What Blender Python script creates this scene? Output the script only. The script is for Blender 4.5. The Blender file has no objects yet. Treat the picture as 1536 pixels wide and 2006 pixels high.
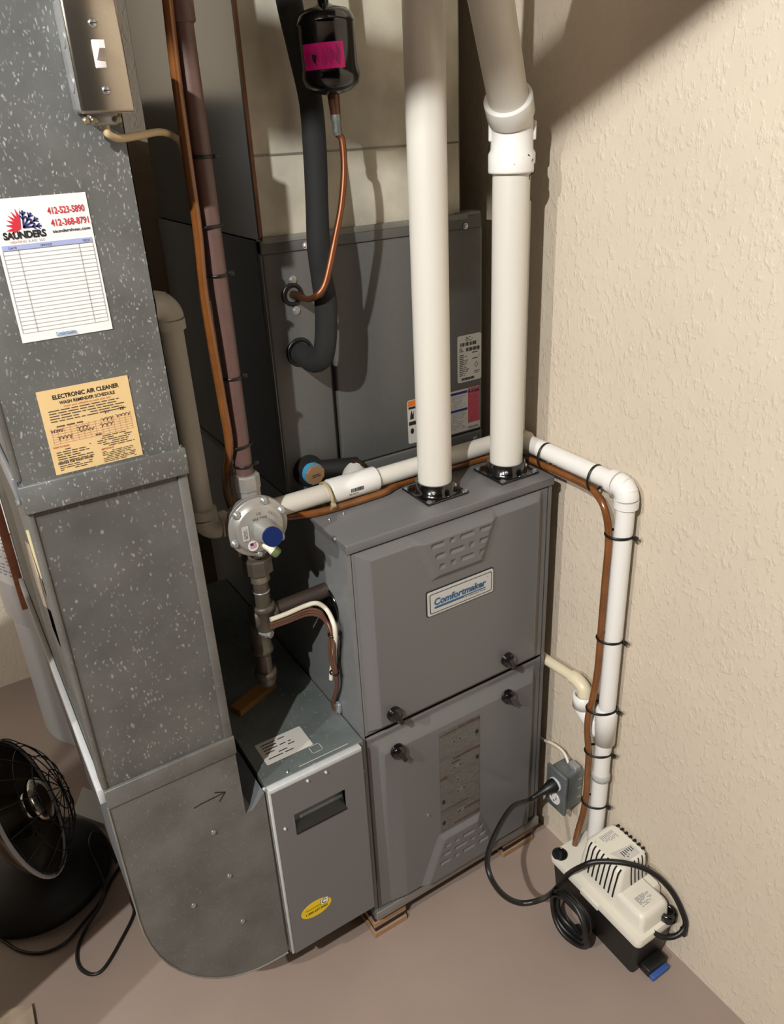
import bpy, bmesh, math, random
from mathutils import Vector as V, Matrix
from mathutils.geometry import tessellate_polygon
random.seed(7)
S = bpy.context.scene
COL = S.collection

# ------------------------------------------------------------------ camera
CAM = V((-0.48705, -0.97574, 1.55820)); YAW, PITCH, ROLL = 0.54189, -0.44489, -0.04801
FPX, CX, CY = 1531.41, 775.93, 964.73
cy_, sy_, cp_, sp_ = math.cos(YAW), math.sin(YAW), math.cos(PITCH), math.sin(PITCH)
FW = V((sy_*cp_, cy_*cp_, sp_)); _r = V((cy_, -sy_, 0)); _u = _r.cross(FW)
RT = math.cos(ROLL)*_r + math.sin(ROLL)*_u
UP = -math.sin(ROLL)*_r + math.cos(ROLL)*_u
cd = bpy.data.cameras.new('camera'); cam = bpy.data.objects.new('camera', cd); COL.objects.link(cam)
cam.matrix_world = Matrix(((RT.x, UP.x, -FW.x, CAM.x), (RT.y, UP.y, -FW.y, CAM.y), (RT.z, UP.z, -FW.z, CAM.z), (0, 0, 0, 1)))
cd.sensor_fit = 'HORIZONTAL'; cd.sensor_width = 36; cd.lens = FPX/1536*36
cd.shift_x = (768-CX)/1536; cd.shift_y = (CY-1003)/1536
cd.clip_start = 0.02; cd.clip_end = 50
S.camera = cam

# ------------------------------------------------------------------ world, lamps, exposure
w = bpy.data.worlds.new('world'); S.world = w; w.use_nodes = True
w.node_tree.nodes['Background'].inputs[0].default_value = (1.0, 0.9, 0.78, 1)
w.node_tree.nodes['Background'].inputs[1].default_value = 0.002
LAMP = V((-1.55, -1.32, 2.6)); LAMP2 = V((-2.4, -0.98, 2.6))
def bulb(name, loc, power, rad):
    l = bpy.data.lights.new(name, 'POINT'); l.energy = power; l.shadow_soft_size = rad; l.color = (1.0, 0.995, 0.975)
    o = bpy.data.objects.new(name, l); COL.objects.link(o); o.location = loc
bulb('ceiling_lamp_offscreen', LAMP, 268, 0.018)
bulb('second_ceiling_lamp_offscreen', LAMP2, 170, 0.022)
S.view_settings.view_transform = 'Standard'; S.view_settings.look = 'None'
S.view_settings.gamma = 1; S.view_settings.use_curve_mapping = False
S.view_settings.exposure = 0.0

# ------------------------------------------------------------------ pixel -> world helpers
def ray(px, py): return FW + RT*((px-CX)/FPX) - UP*((py-CY)/FPX)
def U(px, py, ax, val):
    d = ray(px, py); i = 'xyz'.index(ax); return CAM + d*((val-CAM[i])/d[i])
def D(px, py, depth): return CAM + ray(px, py)*depth

# ------------------------------------------------------------------ materials
ALB = 0.8
def lin(c): return tuple(ALB*((x/255+0.055)/1.055)**2.4 if x > 10.3 else ALB*x/255/12.92 for x in c)
MATS = {}
def mat(name, rgb, rough=0.5, metal=0.0, var=0.0, vscale=30, bump=0.0, bscale=200, stretch=None, coat=0.0, alpha=None, trans=0.0, dist=0.001):
    m = bpy.data.materials.new(name); m.use_nodes = True; nt = m.node_tree; b = nt.nodes['Principled BSDF']
    c = lin(rgb); b.inputs['Base Color'].default_value = (*c, 1)
    b.inputs['Roughness'].default_value = rough; b.inputs['Metallic'].default_value = metal
    b.inputs['Coat Weight'].default_value = coat
    if trans: b.inputs['Transmission Weight'].default_value = trans
    if alpha is not None: b.inputs['Alpha'].default_value = alpha
    tc = nt.nodes.new('ShaderNodeTexCoord'); mp = nt.nodes.new('ShaderNodeMapping')
    g = nt.nodes.new('ShaderNodeNewGeometry'); nt.links.new(g.outputs['Position'], mp.inputs[0])
    if stretch: mp.inputs['Scale'].default_value = stretch
    if var:
        n = nt.nodes.new('ShaderNodeTexNoise'); n.inputs['Scale'].default_value = vscale; n.inputs['Detail'].default_value = 5
        nt.links.new(mp.outputs[0], n.inputs['Vector'])
        r = nt.nodes.new('ShaderNodeValToRGB')
        r.color_ramp.elements[0].position = 0.3; r.color_ramp.elements[1].position = 0.72
        r.color_ramp.elements[0].color = (*[x*(1-var) for x in c], 1); r.color_ramp.elements[1].color = (*[min(1, x*(1+var)) for x in c], 1)
        nt.links.new(n.outputs[0], r.inputs[0]); nt.links.new(r.outputs[0], b.inputs['Base Color'])
    if bump:
        n2 = nt.nodes.new('ShaderNodeTexNoise'); n2.inputs['Scale'].default_value = bscale; n2.inputs['Detail'].default_value = 4
        nt.links.new(mp.outputs[0], n2.inputs['Vector'])
        bp = nt.nodes.new('ShaderNodeBump'); bp.inputs['Strength'].default_value = bump; bp.inputs['Distance'].default_value = dist
        nt.links.new(n2.outputs[0], bp.inputs['Height']); nt.links.new(bp.outputs[0], b.inputs['Normal'])
    MATS[name] = m; return m
def galv(name, rgb, fleck, amount, scale=150, rough=0.5, metal=0.35, stretch=(1, 1, 0.55)):
    """spangled zinc: pale crystal flecks on grey sheet"""
    m = mat(name, rgb, rough, metal); nt = m.node_tree; b = nt.nodes['Principled BSDF']
    g = [n for n in nt.nodes if n.type == 'NEW_GEOMETRY'][0]; mp = [n for n in nt.nodes if n.type == 'MAPPING'][0]
    mp.inputs['Scale'].default_value = stretch; mp.inputs['Rotation'].default_value = (0.3, 0.5, 0.35)
    nz = nt.nodes.new('ShaderNodeTexNoise'); nz.inputs['Scale'].default_value = 90; nz.inputs['Detail'].default_value = 3
    nt.links.new(mp.outputs[0], nz.inputs['Vector'])
    mx = nt.nodes.new('ShaderNodeMixRGB'); mx.blend_type = 'ADD'; mx.inputs[0].default_value = 0.012
    nt.links.new(mp.outputs[0], mx.inputs[1]); nt.links.new(nz.outputs['Color'], mx.inputs[2])
    vo = nt.nodes.new('ShaderNodeTexVoronoi'); vo.inputs['Scale'].default_value = scale
    nt.links.new(mx.outputs[0], vo.inputs['Vector'])
    a = nt.nodes.new('ShaderNodeMath'); a.operation = 'MULTIPLY_ADD'; a.use_clamp = True; a.inputs[1].default_value = -4.5; a.inputs[2].default_value = 2.0
    nt.links.new(vo.outputs['Distance'], a.inputs[0])
    sx = nt.nodes.new('ShaderNodeSeparateColor'); nt.links.new(vo.outputs['Color'], sx.inputs[0])
    t = nt.nodes.new('ShaderNodeMapRange'); t.inputs[1].default_value = 1-amount; t.inputs[2].default_value = 1.0
    nt.links.new(sx.outputs[0], t.inputs[0])
    k = nt.nodes.new('ShaderNodeMath'); k.operation = 'MULTIPLY'; nt.links.new(a.outputs[0], k.inputs[0]); nt.links.new(t.outputs[0], k.inputs[1])
    n3 = nt.nodes.new('ShaderNodeTexNoise'); n3.inputs['Scale'].default_value = 14; n3.inputs['Detail'].default_value = 6
    nt.links.new(g.outputs['Position'], n3.inputs['Vector'])
    r = nt.nodes.new('ShaderNodeValToRGB'); c = lin(rgb); r.color_ramp.elements[0].position = 0.3; r.color_ramp.elements[1].position = 0.7
    r.color_ramp.elements[0].color = (*[x*0.8 for x in c], 1); r.color_ramp.elements[1].color = (*[min(1, x*1.2) for x in c], 1)
    nt.links.new(n3.outputs[0], r.inputs[0])
    mix = nt.nodes.new('ShaderNodeMixRGB'); nt.links.new(k.outputs[0], mix.inputs[0]); nt.links.new(r.outputs[0], mix.inputs[1])
    mix.inputs[2].default_value = (*lin(fleck), 1); nt.links.new(mix.outputs[0], b.inputs['Base Color'])
    return m
galv('galv', (114, 115, 113), (186, 188, 185), 0.5, scale=330)
galv('galv_low', (104, 104, 101), (164, 165, 160), 0.33, scale=230)
galv('galv_fine', (115, 114, 110), (146, 146, 141), 0.2, scale=420)
galv('galv_plain', (140, 139, 130), (170, 170, 164), 0.10, scale=300, metal=0.3)
galv('galv_plenum', (206, 200, 182), (215, 210, 196), 0.10, scale=300, rough=0.55, metal=0.1)
galv('galv_top', (116, 124, 122), (150, 158, 156), 0.25, scale=170)
mat('glossy_zinc', (150, 149, 144), 0.22, 0.85, bump=0.15, bscale=6)
mat('furnace_grey', (117, 116, 116), 0.32, 0.15, var=0.05, vscale=400)
mat('furnace_side', (132, 134, 134), 0.4, 0.2, var=0.06, vscale=60)
mat('coil_grey', (104, 104, 102), 0.42, 0.15, var=0.05, vscale=200)
mat('rail_metal', (150, 148, 144), 0.35, 0.5)
mat('dark_gap', (14, 13, 12), 0.8)
mat('pvc', (226, 221, 209), 0.38, var=0.03, vscale=25, stretch=(1, 1, 0.1))
mat('pvc_bright', (244, 242, 236), 0.35)
mat('pvc_cream', (232, 220, 188), 0.4, var=0.03, vscale=20)
mat('brown_paint', (104, 78, 72), 0.45, var=0.08, vscale=60)
mat('vinyl_tube', (126, 76, 34), 0.22, coat=0.4, var=0.25, vscale=25)
mat('copper', (138, 86, 56), 0.42, 0.75, var=0.15, vscale=40)
mat('copper_dark', (104, 70, 52), 0.4, 0.7, var=0.2, vscale=60)
mat('braze', (120, 124, 118), 0.5, 0.6, var=0.3, vscale=90)
mat('foam', (30, 31, 31), 0.85, bump=0.4, bscale=60, dist=0.002)
mat('gloss_black', (14, 13, 13), 0.16, coat=0.4)
mat('black_plastic', (20, 19, 19), 0.35)
mat('matt_black', (24, 24, 24), 0.6)
mat('rubber', (20, 20, 20), 0.42)
mat('steel', (205, 205, 205), 0.28, 0.9)
mat('zinc', (188, 190, 190), 0.35, 0.6)
mat('cover_steel', (196, 186, 172), 0.2, 0.95, var=0.04, vscale=300)
mat('box_steel', (205, 206, 206), 0.34, 0.7, var=0.1, vscale=50)
mat('outlet_steel', (128, 136, 138), 0.33, 0.55, var=0.15, vscale=60)
mat('cast_alu', (186, 184, 178), 0.42, 0.5, bump=0.15, bscale=500)
mat('cast_iron', (96, 88, 78), 0.5, 0.4, bump=0.35, bscale=300, var=0.15, vscale=80)
mat('zinc_iron', (150, 142, 126), 0.4, 0.6, var=0.2, vscale=80)
mat('pipe_dark', (62, 50, 44), 0.5)
mat('deep_black', (9, 9, 9), 0.4)
mat('brass', (176, 166, 140), 0.35, 0.8)
mat('blue_cap', (14, 36, 88), 0.3)
mat('blue_tape', (70, 160, 205), 0.5)
mat('green_plastic', (92, 110, 70), 0.4)
mat('bronze_plug', (176, 140, 104), 0.5, 0.2)
mat('paper', (240, 240, 238), 0.7)
mat('card', (228, 196, 140), 0.75, var=0.04, vscale=40)
mat('ink', (26, 24, 24), 0.7)
mat('ink_soft', (82, 70, 58), 0.7)
mat('ink_grey', (150, 150, 156), 0.7)
mat('ink_red', (206, 36, 58), 0.7)
mat('ink_orange', (206, 96, 60), 0.7)
mat('ink_pink', (220, 160, 128), 0.7)
mat('ink_navy', (40, 44, 116), 0.7)
mat('ink_blue', (44, 92, 132), 0.6)
mat('ink_lavender', (166, 176, 220), 0.7)
mat('ink_pen', (86, 62, 78), 0.7)
mat('sky_blue', (40, 112, 176), 0.6)
mat('magenta', (250, 24, 158), 0.5)
mat('orange_print', (228, 120, 40), 0.6)
mat('rose_print', (182, 92, 108), 0.6)
mat('sticker_white', (206, 203, 196), 0.6)
mat('plate_white', (205, 205, 200), 0.35, 0.1)
mat('yellow', (236, 200, 20), 0.5)
mat('aged_label', (98, 95, 91), 0.4, var=0.25, vscale=25, stretch=(4, 1, 14))
mat('label_rust', (84, 66, 54), 0.6, var=0.3, vscale=60)
mat('label_pale', (118, 114, 108), 0.5)
mat('zip_black', (12, 12, 12), 0.4)
mat('zip_tan', (196, 178, 136), 0.5)
mat('zip_white', (232, 232, 230), 0.4)
mat('cable_cream', (214, 190, 150), 0.45)
mat('cable_white', (236, 228, 208), 0.4)
mat('wire_brown', (98, 66, 50), 0.4)
mat('switch_white', (240, 230, 226), 0.3)
mat('recept_white', (238, 232, 232), 0.35)
mat('pump_cream', (234, 229, 213), 0.42, var=0.02, vscale=20)
mat('pump_black', (22, 21, 20), 0.42)
mat('blue_tag', (52, 88, 156), 0.5)
mat('clear_ring', (190, 192, 188), 0.2)
mat('wood', (168, 132, 100), 0.7, var=0.15, vscale=60, stretch=(1, 6, 6))
mat('wood_brown', (132, 78, 48), 0.7, var=0.3, vscale=40)
mat('wood_strip', (150, 104, 44), 0.7, var=0.1, vscale=60)
mat('joist_brown', (92, 74, 56), 0.8)
mat('skirt_grey', (196, 197, 198), 0.4)
mat('cabinet_grey', (118, 120, 122), 0.45)
mat('dark_pad', (36, 32, 30), 0.8)
mat('heater_white', (226, 226, 228), 0.35)
mat('reflector', (120, 112, 100), 0.3, 0.8, var=0.1, vscale=12)
mat('chrome', (220, 214, 200), 0.15, 1.0)
mat('pale_grey', (198, 200, 200), 0.5, var=0.05, vscale=60)
mat('foil', (160, 163, 168), 0.35, 0.6, bump=0.6, bscale=16, dist=0.006, var=0.12, vscale=14)
mat('pale_insulation', (226, 216, 168), 0.7)
mat('board_tan', (172, 154, 132), 0.8, var=0.2, vscale=40)
mat('ceramic', (225, 222, 214), 0.3)

def wall_material(name, rgb):
    m = mat(name, rgb, 0.62, var=0.03, vscale=5); nt = m.node_tree; b = nt.nodes['Principled BSDF']
    g = [n for n in nt.nodes if n.type == 'NEW_GEOMETRY'][0]
    n1 = nt.nodes.new('ShaderNodeTexNoise'); n1.inputs['Scale'].default_value = 120; n1.inputs['Detail'].default_value = 3
    mp = nt.nodes.new('ShaderNodeMapping'); mp.inputs['Scale'].default_value = (1, 1, 0.6); nt.links.new(g.outputs['Position'], mp.inputs[0])
    nt.links.new(mp.outputs[0], n1.inputs['Vector'])
    r = nt.nodes.new('ShaderNodeValToRGB'); r.color_ramp.elements[0].position = 0.52; r.color_ramp.elements[1].position = 0.70
    nt.links.new(n1.outputs[0], r.inputs[0])
    n2 = nt.nodes.new('ShaderNodeTexNoise'); n2.inputs['Scale'].default_value = 9; n2.inputs['Detail'].default_value = 5; nt.links.new(g.outputs['Position'], n2.inputs['Vector'])
    ad = nt.nodes.new('ShaderNodeMath'); ad.operation = 'MULTIPLY_ADD'; ad.inputs[1].default_value = 2.2
    nt.links.new(n2.outputs[0], ad.inputs[0]); nt.links.new(r.outputs[0], ad.inputs[2])
    bp = nt.nodes.new('ShaderNodeBump'); bp.inputs['Strength'].default_value = 0.55; bp.inputs['Distance'].default_value = 0.0016
    nt.links.new(ad.outputs[0], bp.inputs['Height']); nt.links.new(bp.outputs[0], b.inputs['Normal'])
wall_material('plaster', (222, 208, 187))
def floor_material():
    m = mat('floor_paint', (158, 140, 128), 0.5, var=0.07, vscale=3.5); nt = m.node_tree; b = nt.nodes['Principled BSDF']
    g = [n for n in nt.nodes if n.type == 'NEW_GEOMETRY'][0]
    n1 = nt.nodes.new('ShaderNodeTexNoise'); n1.inputs['Scale'].default_value = 18; n1.inputs['Detail'].default_value = 6; nt.links.new(g.outputs['Position'], n1.inputs['Vector'])
    bp = nt.nodes.new('ShaderNodeBump'); bp.inputs['Strength'].default_value = 0.25; bp.inputs['Distance'].default_value = 0.003
    nt.links.new(n1.outputs[0], bp.inputs['Height']); nt.links.new(bp.outputs[0], b.inputs['Normal'])
floor_material()

# ------------------------------------------------------------------ mesh helpers
def basis(d):
    d = d.normalized(); a = V((0, 0, 1)) if abs(d.z) < 0.9 else V((1, 0, 0))
    u = d.cross(a).normalized(); return u, d.cross(u).normalized()
class MB:
    def __init__(s): s.v = []; s.f = []; s.s = []
    def add(s, vs, fs, sm=False):
        n = len(s.v); s.v += [tuple(p) for p in vs]; s.f += [tuple(i+n for i in f) for f in fs]; s.s += [sm]*len(fs); return s
    def box(s, x0, x1, y0, y1, z0, z1):
        p = [(x, y, z) for x in (x0, x1) for y in (y0, y1) for z in (z0, z1)]
        return s.add(p, [(0, 1, 3, 2), (4, 6, 7, 5), (0, 4, 5, 1), (2, 3, 7, 6), (0, 2, 6, 4), (1, 5, 7, 3)])
    def rbox(s, x0, x1, y0, y1, z0, z1, r=0.003, seg=2):
        bm = bmesh.new(); bmesh.ops.create_cube(bm, size=1)
        for q in bm.verts: q.co = V(((x0+x1)/2+q.co.x*(x1-x0), (y0+y1)/2+q.co.y*(y1-y0), (z0+z1)/2+q.co.z*(z1-z0)))
        bmesh.ops.bevel(bm, geom=list(bm.edges), offset=r, segments=seg, profile=0.5, affect='EDGES')
        bm.verts.index_update(); s.add([q.co for q in bm.verts], [[q.index for q in f.verts] for f in bm.faces], seg > 1); bm.free(); return s
    def hexa(s, p): return s.add(p, [(0, 1, 3, 2), (4, 6, 7, 5), (0, 4, 5, 1), (2, 3, 7, 6), (0, 2, 6, 4), (1, 5, 7, 3)])
    def lathe(s, p0, d, prof, n=24, sm=True, cap0=True, cap1=True, rot=0):
        d = V(d).normalized(); u, w = basis(d); p0 = V(p0)
        vs = []; fs = []
        for (t, r) in prof:
            for k in range(n):
                a = 2*math.pi*k/n+rot; vs.append(p0+d*t+(u*math.cos(a)+w*math.sin(a))*r)
        for i in range(len(prof)-1):
            for k in range(n):
                k2 = (k+1) % n; fs.append((i*n+k, i*n+k2, (i+1)*n+k2, (i+1)*n+k))
        s.add(vs, fs, sm)
        for c, i in ((cap0, 0), (cap1, len(prof)-1)):
            if c and prof[i][1] > 1e-6: s.add(vs[i*n:(i+1)*n], [tuple(range(n))], False)
        return s
    def cyl(s, p0, p1, r, r1=None, n=24, **k):
        p0 = V(p0); p1 = V(p1); return s.lathe(p0, p1-p0, [(0, r), ((p1-p0).length, r if r1 is None else r1)], n, **k)
    def ring(s, c, d, ru, rw=None, t=0.0012, n=28, m=8, off=None, flat=1.0):
        """closed band (ellipse ru x rw) round axis d"""
        d = V(d).normalized(); u, w = basis(d) if off is None else off; rw = ru if rw is None else rw
        vs = []; fs = []
        for k in range(n):
            a = 2*math.pi*k/n; e = (u*math.cos(a)*ru+w*math.sin(a)*rw); o = e.normalized()
            for j in range(m):
                b = 2*math.pi*j/m; vs.append(V(c)+e+o*math.cos(b)*t+d*math.sin(b)*t*flat)
        for k in range(n):
            for j in range(m):
                fs.append((k*m+j, ((k+1) % n)*m+j, ((k+1) % n)*m+(j+1) % m, k*m+(j+1) % m))
        return s.add(vs, fs, True)
    def tube(s, pts, r, n=12, sub=6, cap=True):
        pts = [V(p) for p in pts]; P = []; Rr = []
        rl = r if isinstance(r, (list, tuple)) else [r]*len(pts)
        if sub > 1 and len(pts) > 2:
            q = [pts[0]*2-pts[1]]+pts+[pts[-1]*2-pts[-2]]
            for i in range(len(pts)-1):
                a, b, c, d = q[i:i+4]
                for k in range(sub):
                    t = k/sub
                    P.append(0.5*((2*b)+(c-a)*t+(2*a-5*b+4*c-d)*t*t+(3*b-a-3*c+d)*t**3)); Rr.append(rl[i]*(1-t)+rl[i+1]*t)
            P.append(pts[-1]); Rr.append(rl[-1])
        else: P = pts; Rr = rl
        T = [(P[min(i+1, len(P)-1)]-P[max(i-1, 0)]).normalized() for i in range(len(P))]
        u, _ = basis(T[0]); vs = []; fs = []
        for i, p in enumerate(P):
            u = (u-T[i]*u.dot(T[i])).normalized(); w = T[i].cross(u)
            for k in range(n):
                a = 2*math.pi*k/n; vs.append(p+(u*math.cos(a)+w*math.sin(a))*Rr[i])
        for i in range(len(P)-1):
            for k in range(n):
                k2 = (k+1) % n; fs.append((i*n+k, i*n+k2, (i+1)*n+k2, (i+1)*n+k))
        s.add(vs, fs, True)
        if cap:
            s.add(vs[:n], [tuple(range(n))]); s.add(vs[-n:], [tuple(range(n))])
        return s
    def prism(s, poly, ax, a0, a1):
        """poly in the two other axes (order xyz without ax)"""
        i = 'xyz'.index(ax)
        def p(q, a): l = list(q); l.insert(i, a); return tuple(l)
        n = len(poly); vs = [p(q, a0) for q in poly]+[p(q, a1) for q in poly]
        return s.add(vs, [tuple(range(n)), tuple(range(2*n-1, n-1, -1))]+[(k, (k+1) % n, (k+1) % n+n, k+n) for k in range(n)])
    def sphere(s, c, r, n=14, sq=(1, 1, 1)):
        bm = bmesh.new(); bmesh.ops.create_uvsphere(bm, u_segments=n, v_segments=max(6, n//2), radius=r); bm.verts.index_update()
        s.add([(c[0]+q.co.x*sq[0], c[1]+q.co.y*sq[1], c[2]+q.co.z*sq[2]) for q in bm.verts], [[q.index for q in f.verts] for f in bm.faces], True); bm.free(); return s
ORG = {}
STUFF = {'printed_lines', 'ruled_lines', 'table_lines', 'handwriting', 'rose_print_lines', 'moulded_print', 'tee_print', 'plug_print', 'raised_lettering', 'flag_stripes'}
def obj(name, mb, m, parent=None, origin=None):
    vs = mb.v; xs = [p[0] for p in vs]; ys = [p[1] for p in vs]; zs = [p[2] for p in vs]
    o = V(origin) if origin else V(((min(xs)+max(xs))/2, (min(ys)+max(ys))/2, min(zs) if parent is None else (min(zs)+max(zs))/2))
    me = bpy.data.meshes.new(name); me.from_pydata([V(p)-o for p in vs], [], mb.f)
    bm = bmesh.new(); bm.from_mesh(me); bmesh.ops.recalc_face_normals(bm, faces=bm.faces); bm.to_mesh(me); bm.free()
    me.polygons.foreach_set('use_smooth', mb.s)
    me.materials.append(MATS[m]); me.update()
    ob = bpy.data.objects.new(name, me); COL.objects.link(ob); ORG[ob.name] = o
    if name in STUFF: ob['kind'] = 'stuff'
    if parent: ob.parent = parent; ob.location = o-ORG[parent.name]
    else: ob.location = o
    return ob
def thing(name, label, cat, loc, group=None):
    o = bpy.data.objects.new(name, None); COL.objects.link(o); o.location = loc; o.empty_display_size = 0.05; ORG[o.name] = V(loc)
    return tag(o, label, cat, group)
def tag(o, label, cat, group=None):
    o['label'] = label; o['category'] = cat
    if group: o['group'] = group
    return o
def struct(name, mb, m):
    o = obj(name, mb, m); o['kind'] = 'structure'; return o

class Pl:
    """a flat patch: origin, right, up; normal towards the viewer"""
    def __init__(s, o, u, v): s.o = V(o); s.u = V(u).normalized(); s.v = V(v).normalized(); s.n = s.u.cross(s.v)
    def pt(s, a, b, h=0): return s.o+s.u*a+s.v*b+s.n*h
    def slab(s, mb, poly, h0, h1):
        n = len(poly); vs = [s.pt(a, b, h0) for a, b in poly]+[s.pt(a, b, h1) for a, b in poly]
        return mb.add(vs, [tuple(range(n)), tuple(range(n, 2*n))]+[(k, (k+1) % n, (k+1) % n+n, k+n) for k in range(n)])
    def rect(s, mb, a0, a1, b0, b1, h0=0, h1=0.0003): return s.slab(mb, [(a0, b0), (a1, b0), (a1, b1), (a0, b1)], h0, h1)
    def flat(s, mb, a0, a1, b0, b1, h): return mb.add([s.pt(a0, b0, h), s.pt(a1, b0, h), s.pt(a1, b1, h), s.pt(a0, b1, h)], [(0, 1, 2, 3)])
    def stroke(s, mb, pts, wd, h):
        for (a, b), (c, d) in zip(pts, pts[1:]):
            t = V((c-a, d-b)); l = t.length
            if l < 1e-7: continue
            t /= l; nx, ny = -t.y*wd/2, t.x*wd/2; ex, ey = t.x*wd*0.3, t.y*wd*0.3
            mb.add([s.pt(a+nx-ex, b+ny-ey, h), s.pt(c+nx+ex, d+ny+ey, h), s.pt(c-nx+ex, d-ny+ey, h), s.pt(a-nx-ex, b-ny-ey, h)], [(0, 1, 2, 3)])
        return mb
def rrect(a0, a1, b0, b1, r, n=4):
    out = []
    for (cx, cy, s) in ((a1-r, b1-r, 0), (a0+r, b1-r, 1), (a0+r, b0+r, 2), (a1-r, b0+r, 3)):
        for k in range(n+1):
            a = math.pi/2*(s+k/n); out.append((cx+r*math.cos(a), cy+r*math.sin(a)))
    return out
def ell(cx, cy, rx, ry, n=28): return [(cx+rx*math.cos(2*math.pi*k/n), cy+ry*math.sin(2*math.pi*k/n)) for k in range(n)]
def text(name, body, pl, a, b, size, m, parent, h=0.0006, width=None, align='LEFT', bold=0.0, shear=0.0, rot=0.0):
    cu = bpy.data.curves.new('t', 'FONT'); cu.body = body; cu.size = 1; cu.align_x = align; cu.offset = bold; cu.shear = shear
    cu.resolution_u = 3
    to = bpy.data.objects.new('t', cu); COL.objects.link(to)
    dg = bpy.context.evaluated_depsgraph_get(); dg.update()
    me = bpy.data.meshes.new_from_object(to.evaluated_get(dg)); bpy.data.objects.remove(to); bpy.data.curves.remove(cu)
    xs = [q.co.x for q in me.vertices]
    sx = size
    if width and xs: sx = width/(max(xs)-min(xs))
    x0 = min(xs) if (xs and align == 'LEFT') else 0
    mb = MB(); cr, sr = math.cos(rot), math.sin(rot)
    P = [((q.co.x-x0)*sx, q.co.y*size) for q in me.vertices]
    mb.add([pl.pt(a+x*cr-y*sr, b+x*sr+y*cr, h) for x, y in P], [tuple(f.vertices) for f in me.polygons])
    bpy.data.meshes.remove(me)
    return obj(name, mb, m, parent)
def word_rows(mb, pl, a0, a1, b0, b1, rows, h, thick=0.38, fill=0.9, ragged=0.35):
    """rows of unreadably small print"""
    st = (b1-b0)/rows
    for i in range(rows):
        y = b1-(i+0.5)*st; x = a0; end = a1-(a1-a0)*random.random()*ragged
        while x < end:
            wl = min(end-x, st*random.uniform(1.2, 4.2))
            if random.random() < fill and wl > st*0.3: pl.flat(mb, x, x+wl, y-st*thick/2, y+st*thick/2, h)
            x += wl+st*0.55
    return mb
def barcode(mb, pl, a0, a1, b0, b1, h):
    x = a0; u = (a1-a0)/60
    while x < a1-u*2:
        wd = u*random.choice((1, 1, 2, 3)); pl.flat(mb, x, x+wd, b0, b1, h); x += wd+u*random.choice((1, 1, 2))
    return mb
def screw(parent, p, d, r=0.0045, m='steel', name='screw', hexed=True):
    mb = MB(); d = V(d)
    mb.lathe(V(p), d, [(0, r*1.35), (0.0008, r*1.35)], 14)
    mb.lathe(V(p), d, [(0.0006, r), (0.003, r), (0.0036, r*0.75)], 6 if hexed else 14, sm=False)
    return obj(name, mb, m, parent)

W, Z0, XW = 0.4368, 0.0637, 0.4877
ZT = Z0+0.889

# ================================================================== SETTING
struct('floor', MB().box(-4.2, 0.6, -3.0, 1.5, -0.08, 0), 'floor_paint')
struct('wall_right', MB().box(XW, XW+0.12, -3.0, 1.5, 0, 2.8), 'plaster')
struct('wall_back', MB().box(-4.2, XW, 1.38, 1.5, 0, 2.8), 'plaster')
struct('ceiling', MB().box(-4.2, 0.6, -3.0, 1.5, 2.75, 2.8), 'joist_brown')
def fy_(x): return -0.608-0.34*(x+0.78)
od = thing('shade_plank', 'unseen wooden plank added under the ceiling to shade the upper pipes and wall', 'plank', (-.4, -.55, 2.1))  # added out-of-view plank, shaped to block lamp light from upper pipes and wall
obj('plank_body', MB().prism([(-1.25, fy_(-1.25)), (XW, fy_(XW)), (XW, fy_(XW)+.40), (-.44, fy_(-.44)+.185), (-.54, fy_(-.54)+.135), (-1.25, fy_(-1.25)+.135)], 'z', 2.1, 2.119), 'wood', od)
for x_ in (-1.1, .2): obj('hanger_strap', MB().box(x_-.012, x_+.012, fy_(x_)+.06, fy_(x_)+.062, 2.1, 2.75), 'zinc', od)
uc = thing('shade_cabinet', 'unseen grey cabinet on four rods, added to shade the corner behind the return duct', 'cabinet', (-1.1, 0, .52))  # added out-of-view cabinet, placed to throw shade on the dish heater corner
UA, UB = V((-.645, .048)), V((-1.50, -.301)); ud = V((-.378, .926))*.20
obj('cabinet_body', MB().prism([tuple(UA), tuple(UB), tuple(UB+ud), tuple(UA+ud)], 'z', .52, 1.33), 'cabinet_grey', uc)
UP_ = Pl((UB.x, UB.y, .52), (UA.x-UB.x, UA.y-UB.y, 0), (0, 0, 1)); UL = (UA-UB).length
for k_ in range(2):
    mb = MB(); UP_.rect(mb, .012+k_*UL/2, UL/2-.008+k_*UL/2, .015, .795, 0, .014); ud_ = obj('door', mb, 'cabinet_grey', uc)
    mb = MB(); a_ = UL/2-.045 if k_ == 0 else UL/2+.025; UP_.rect(mb, a_, a_+.016, .34, .48, .014, .036); obj('handle', mb, 'steel', ud_)
for q in (UA+(UB-UA)*.04+ud*.08, UA+(UB-UA)*.96+ud*.08, UA+(UB-UA)*.96+ud*.92, UA+(UB-UA)*.04+ud*.92): obj('hanger_rod', MB().box(q.x-.004, q.x+.004, q.y-.004, q.y+.004, 1.33, 2.75), 'zinc', uc)
for n_, l_ in (('ceiling_lampholder', LAMP), ('ceiling_lampholder', LAMP2)):
    far = l_ is LAMP2
    t = thing(n_, 'white porcelain lampholder on the ceiling '+('far from the furnace' if far else 'in front of the furnace'), 'lamp', (l_.x, l_.y, 2.75), 'bare bulb lampholders')
    obj('base', MB().lathe((l_.x, l_.y, 2.75), (0, 0, -1), [(0, 0.06), (0.02, 0.058), (0.05, 0.03), (0.09, 0.026)]), 'ceramic', t)

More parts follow.
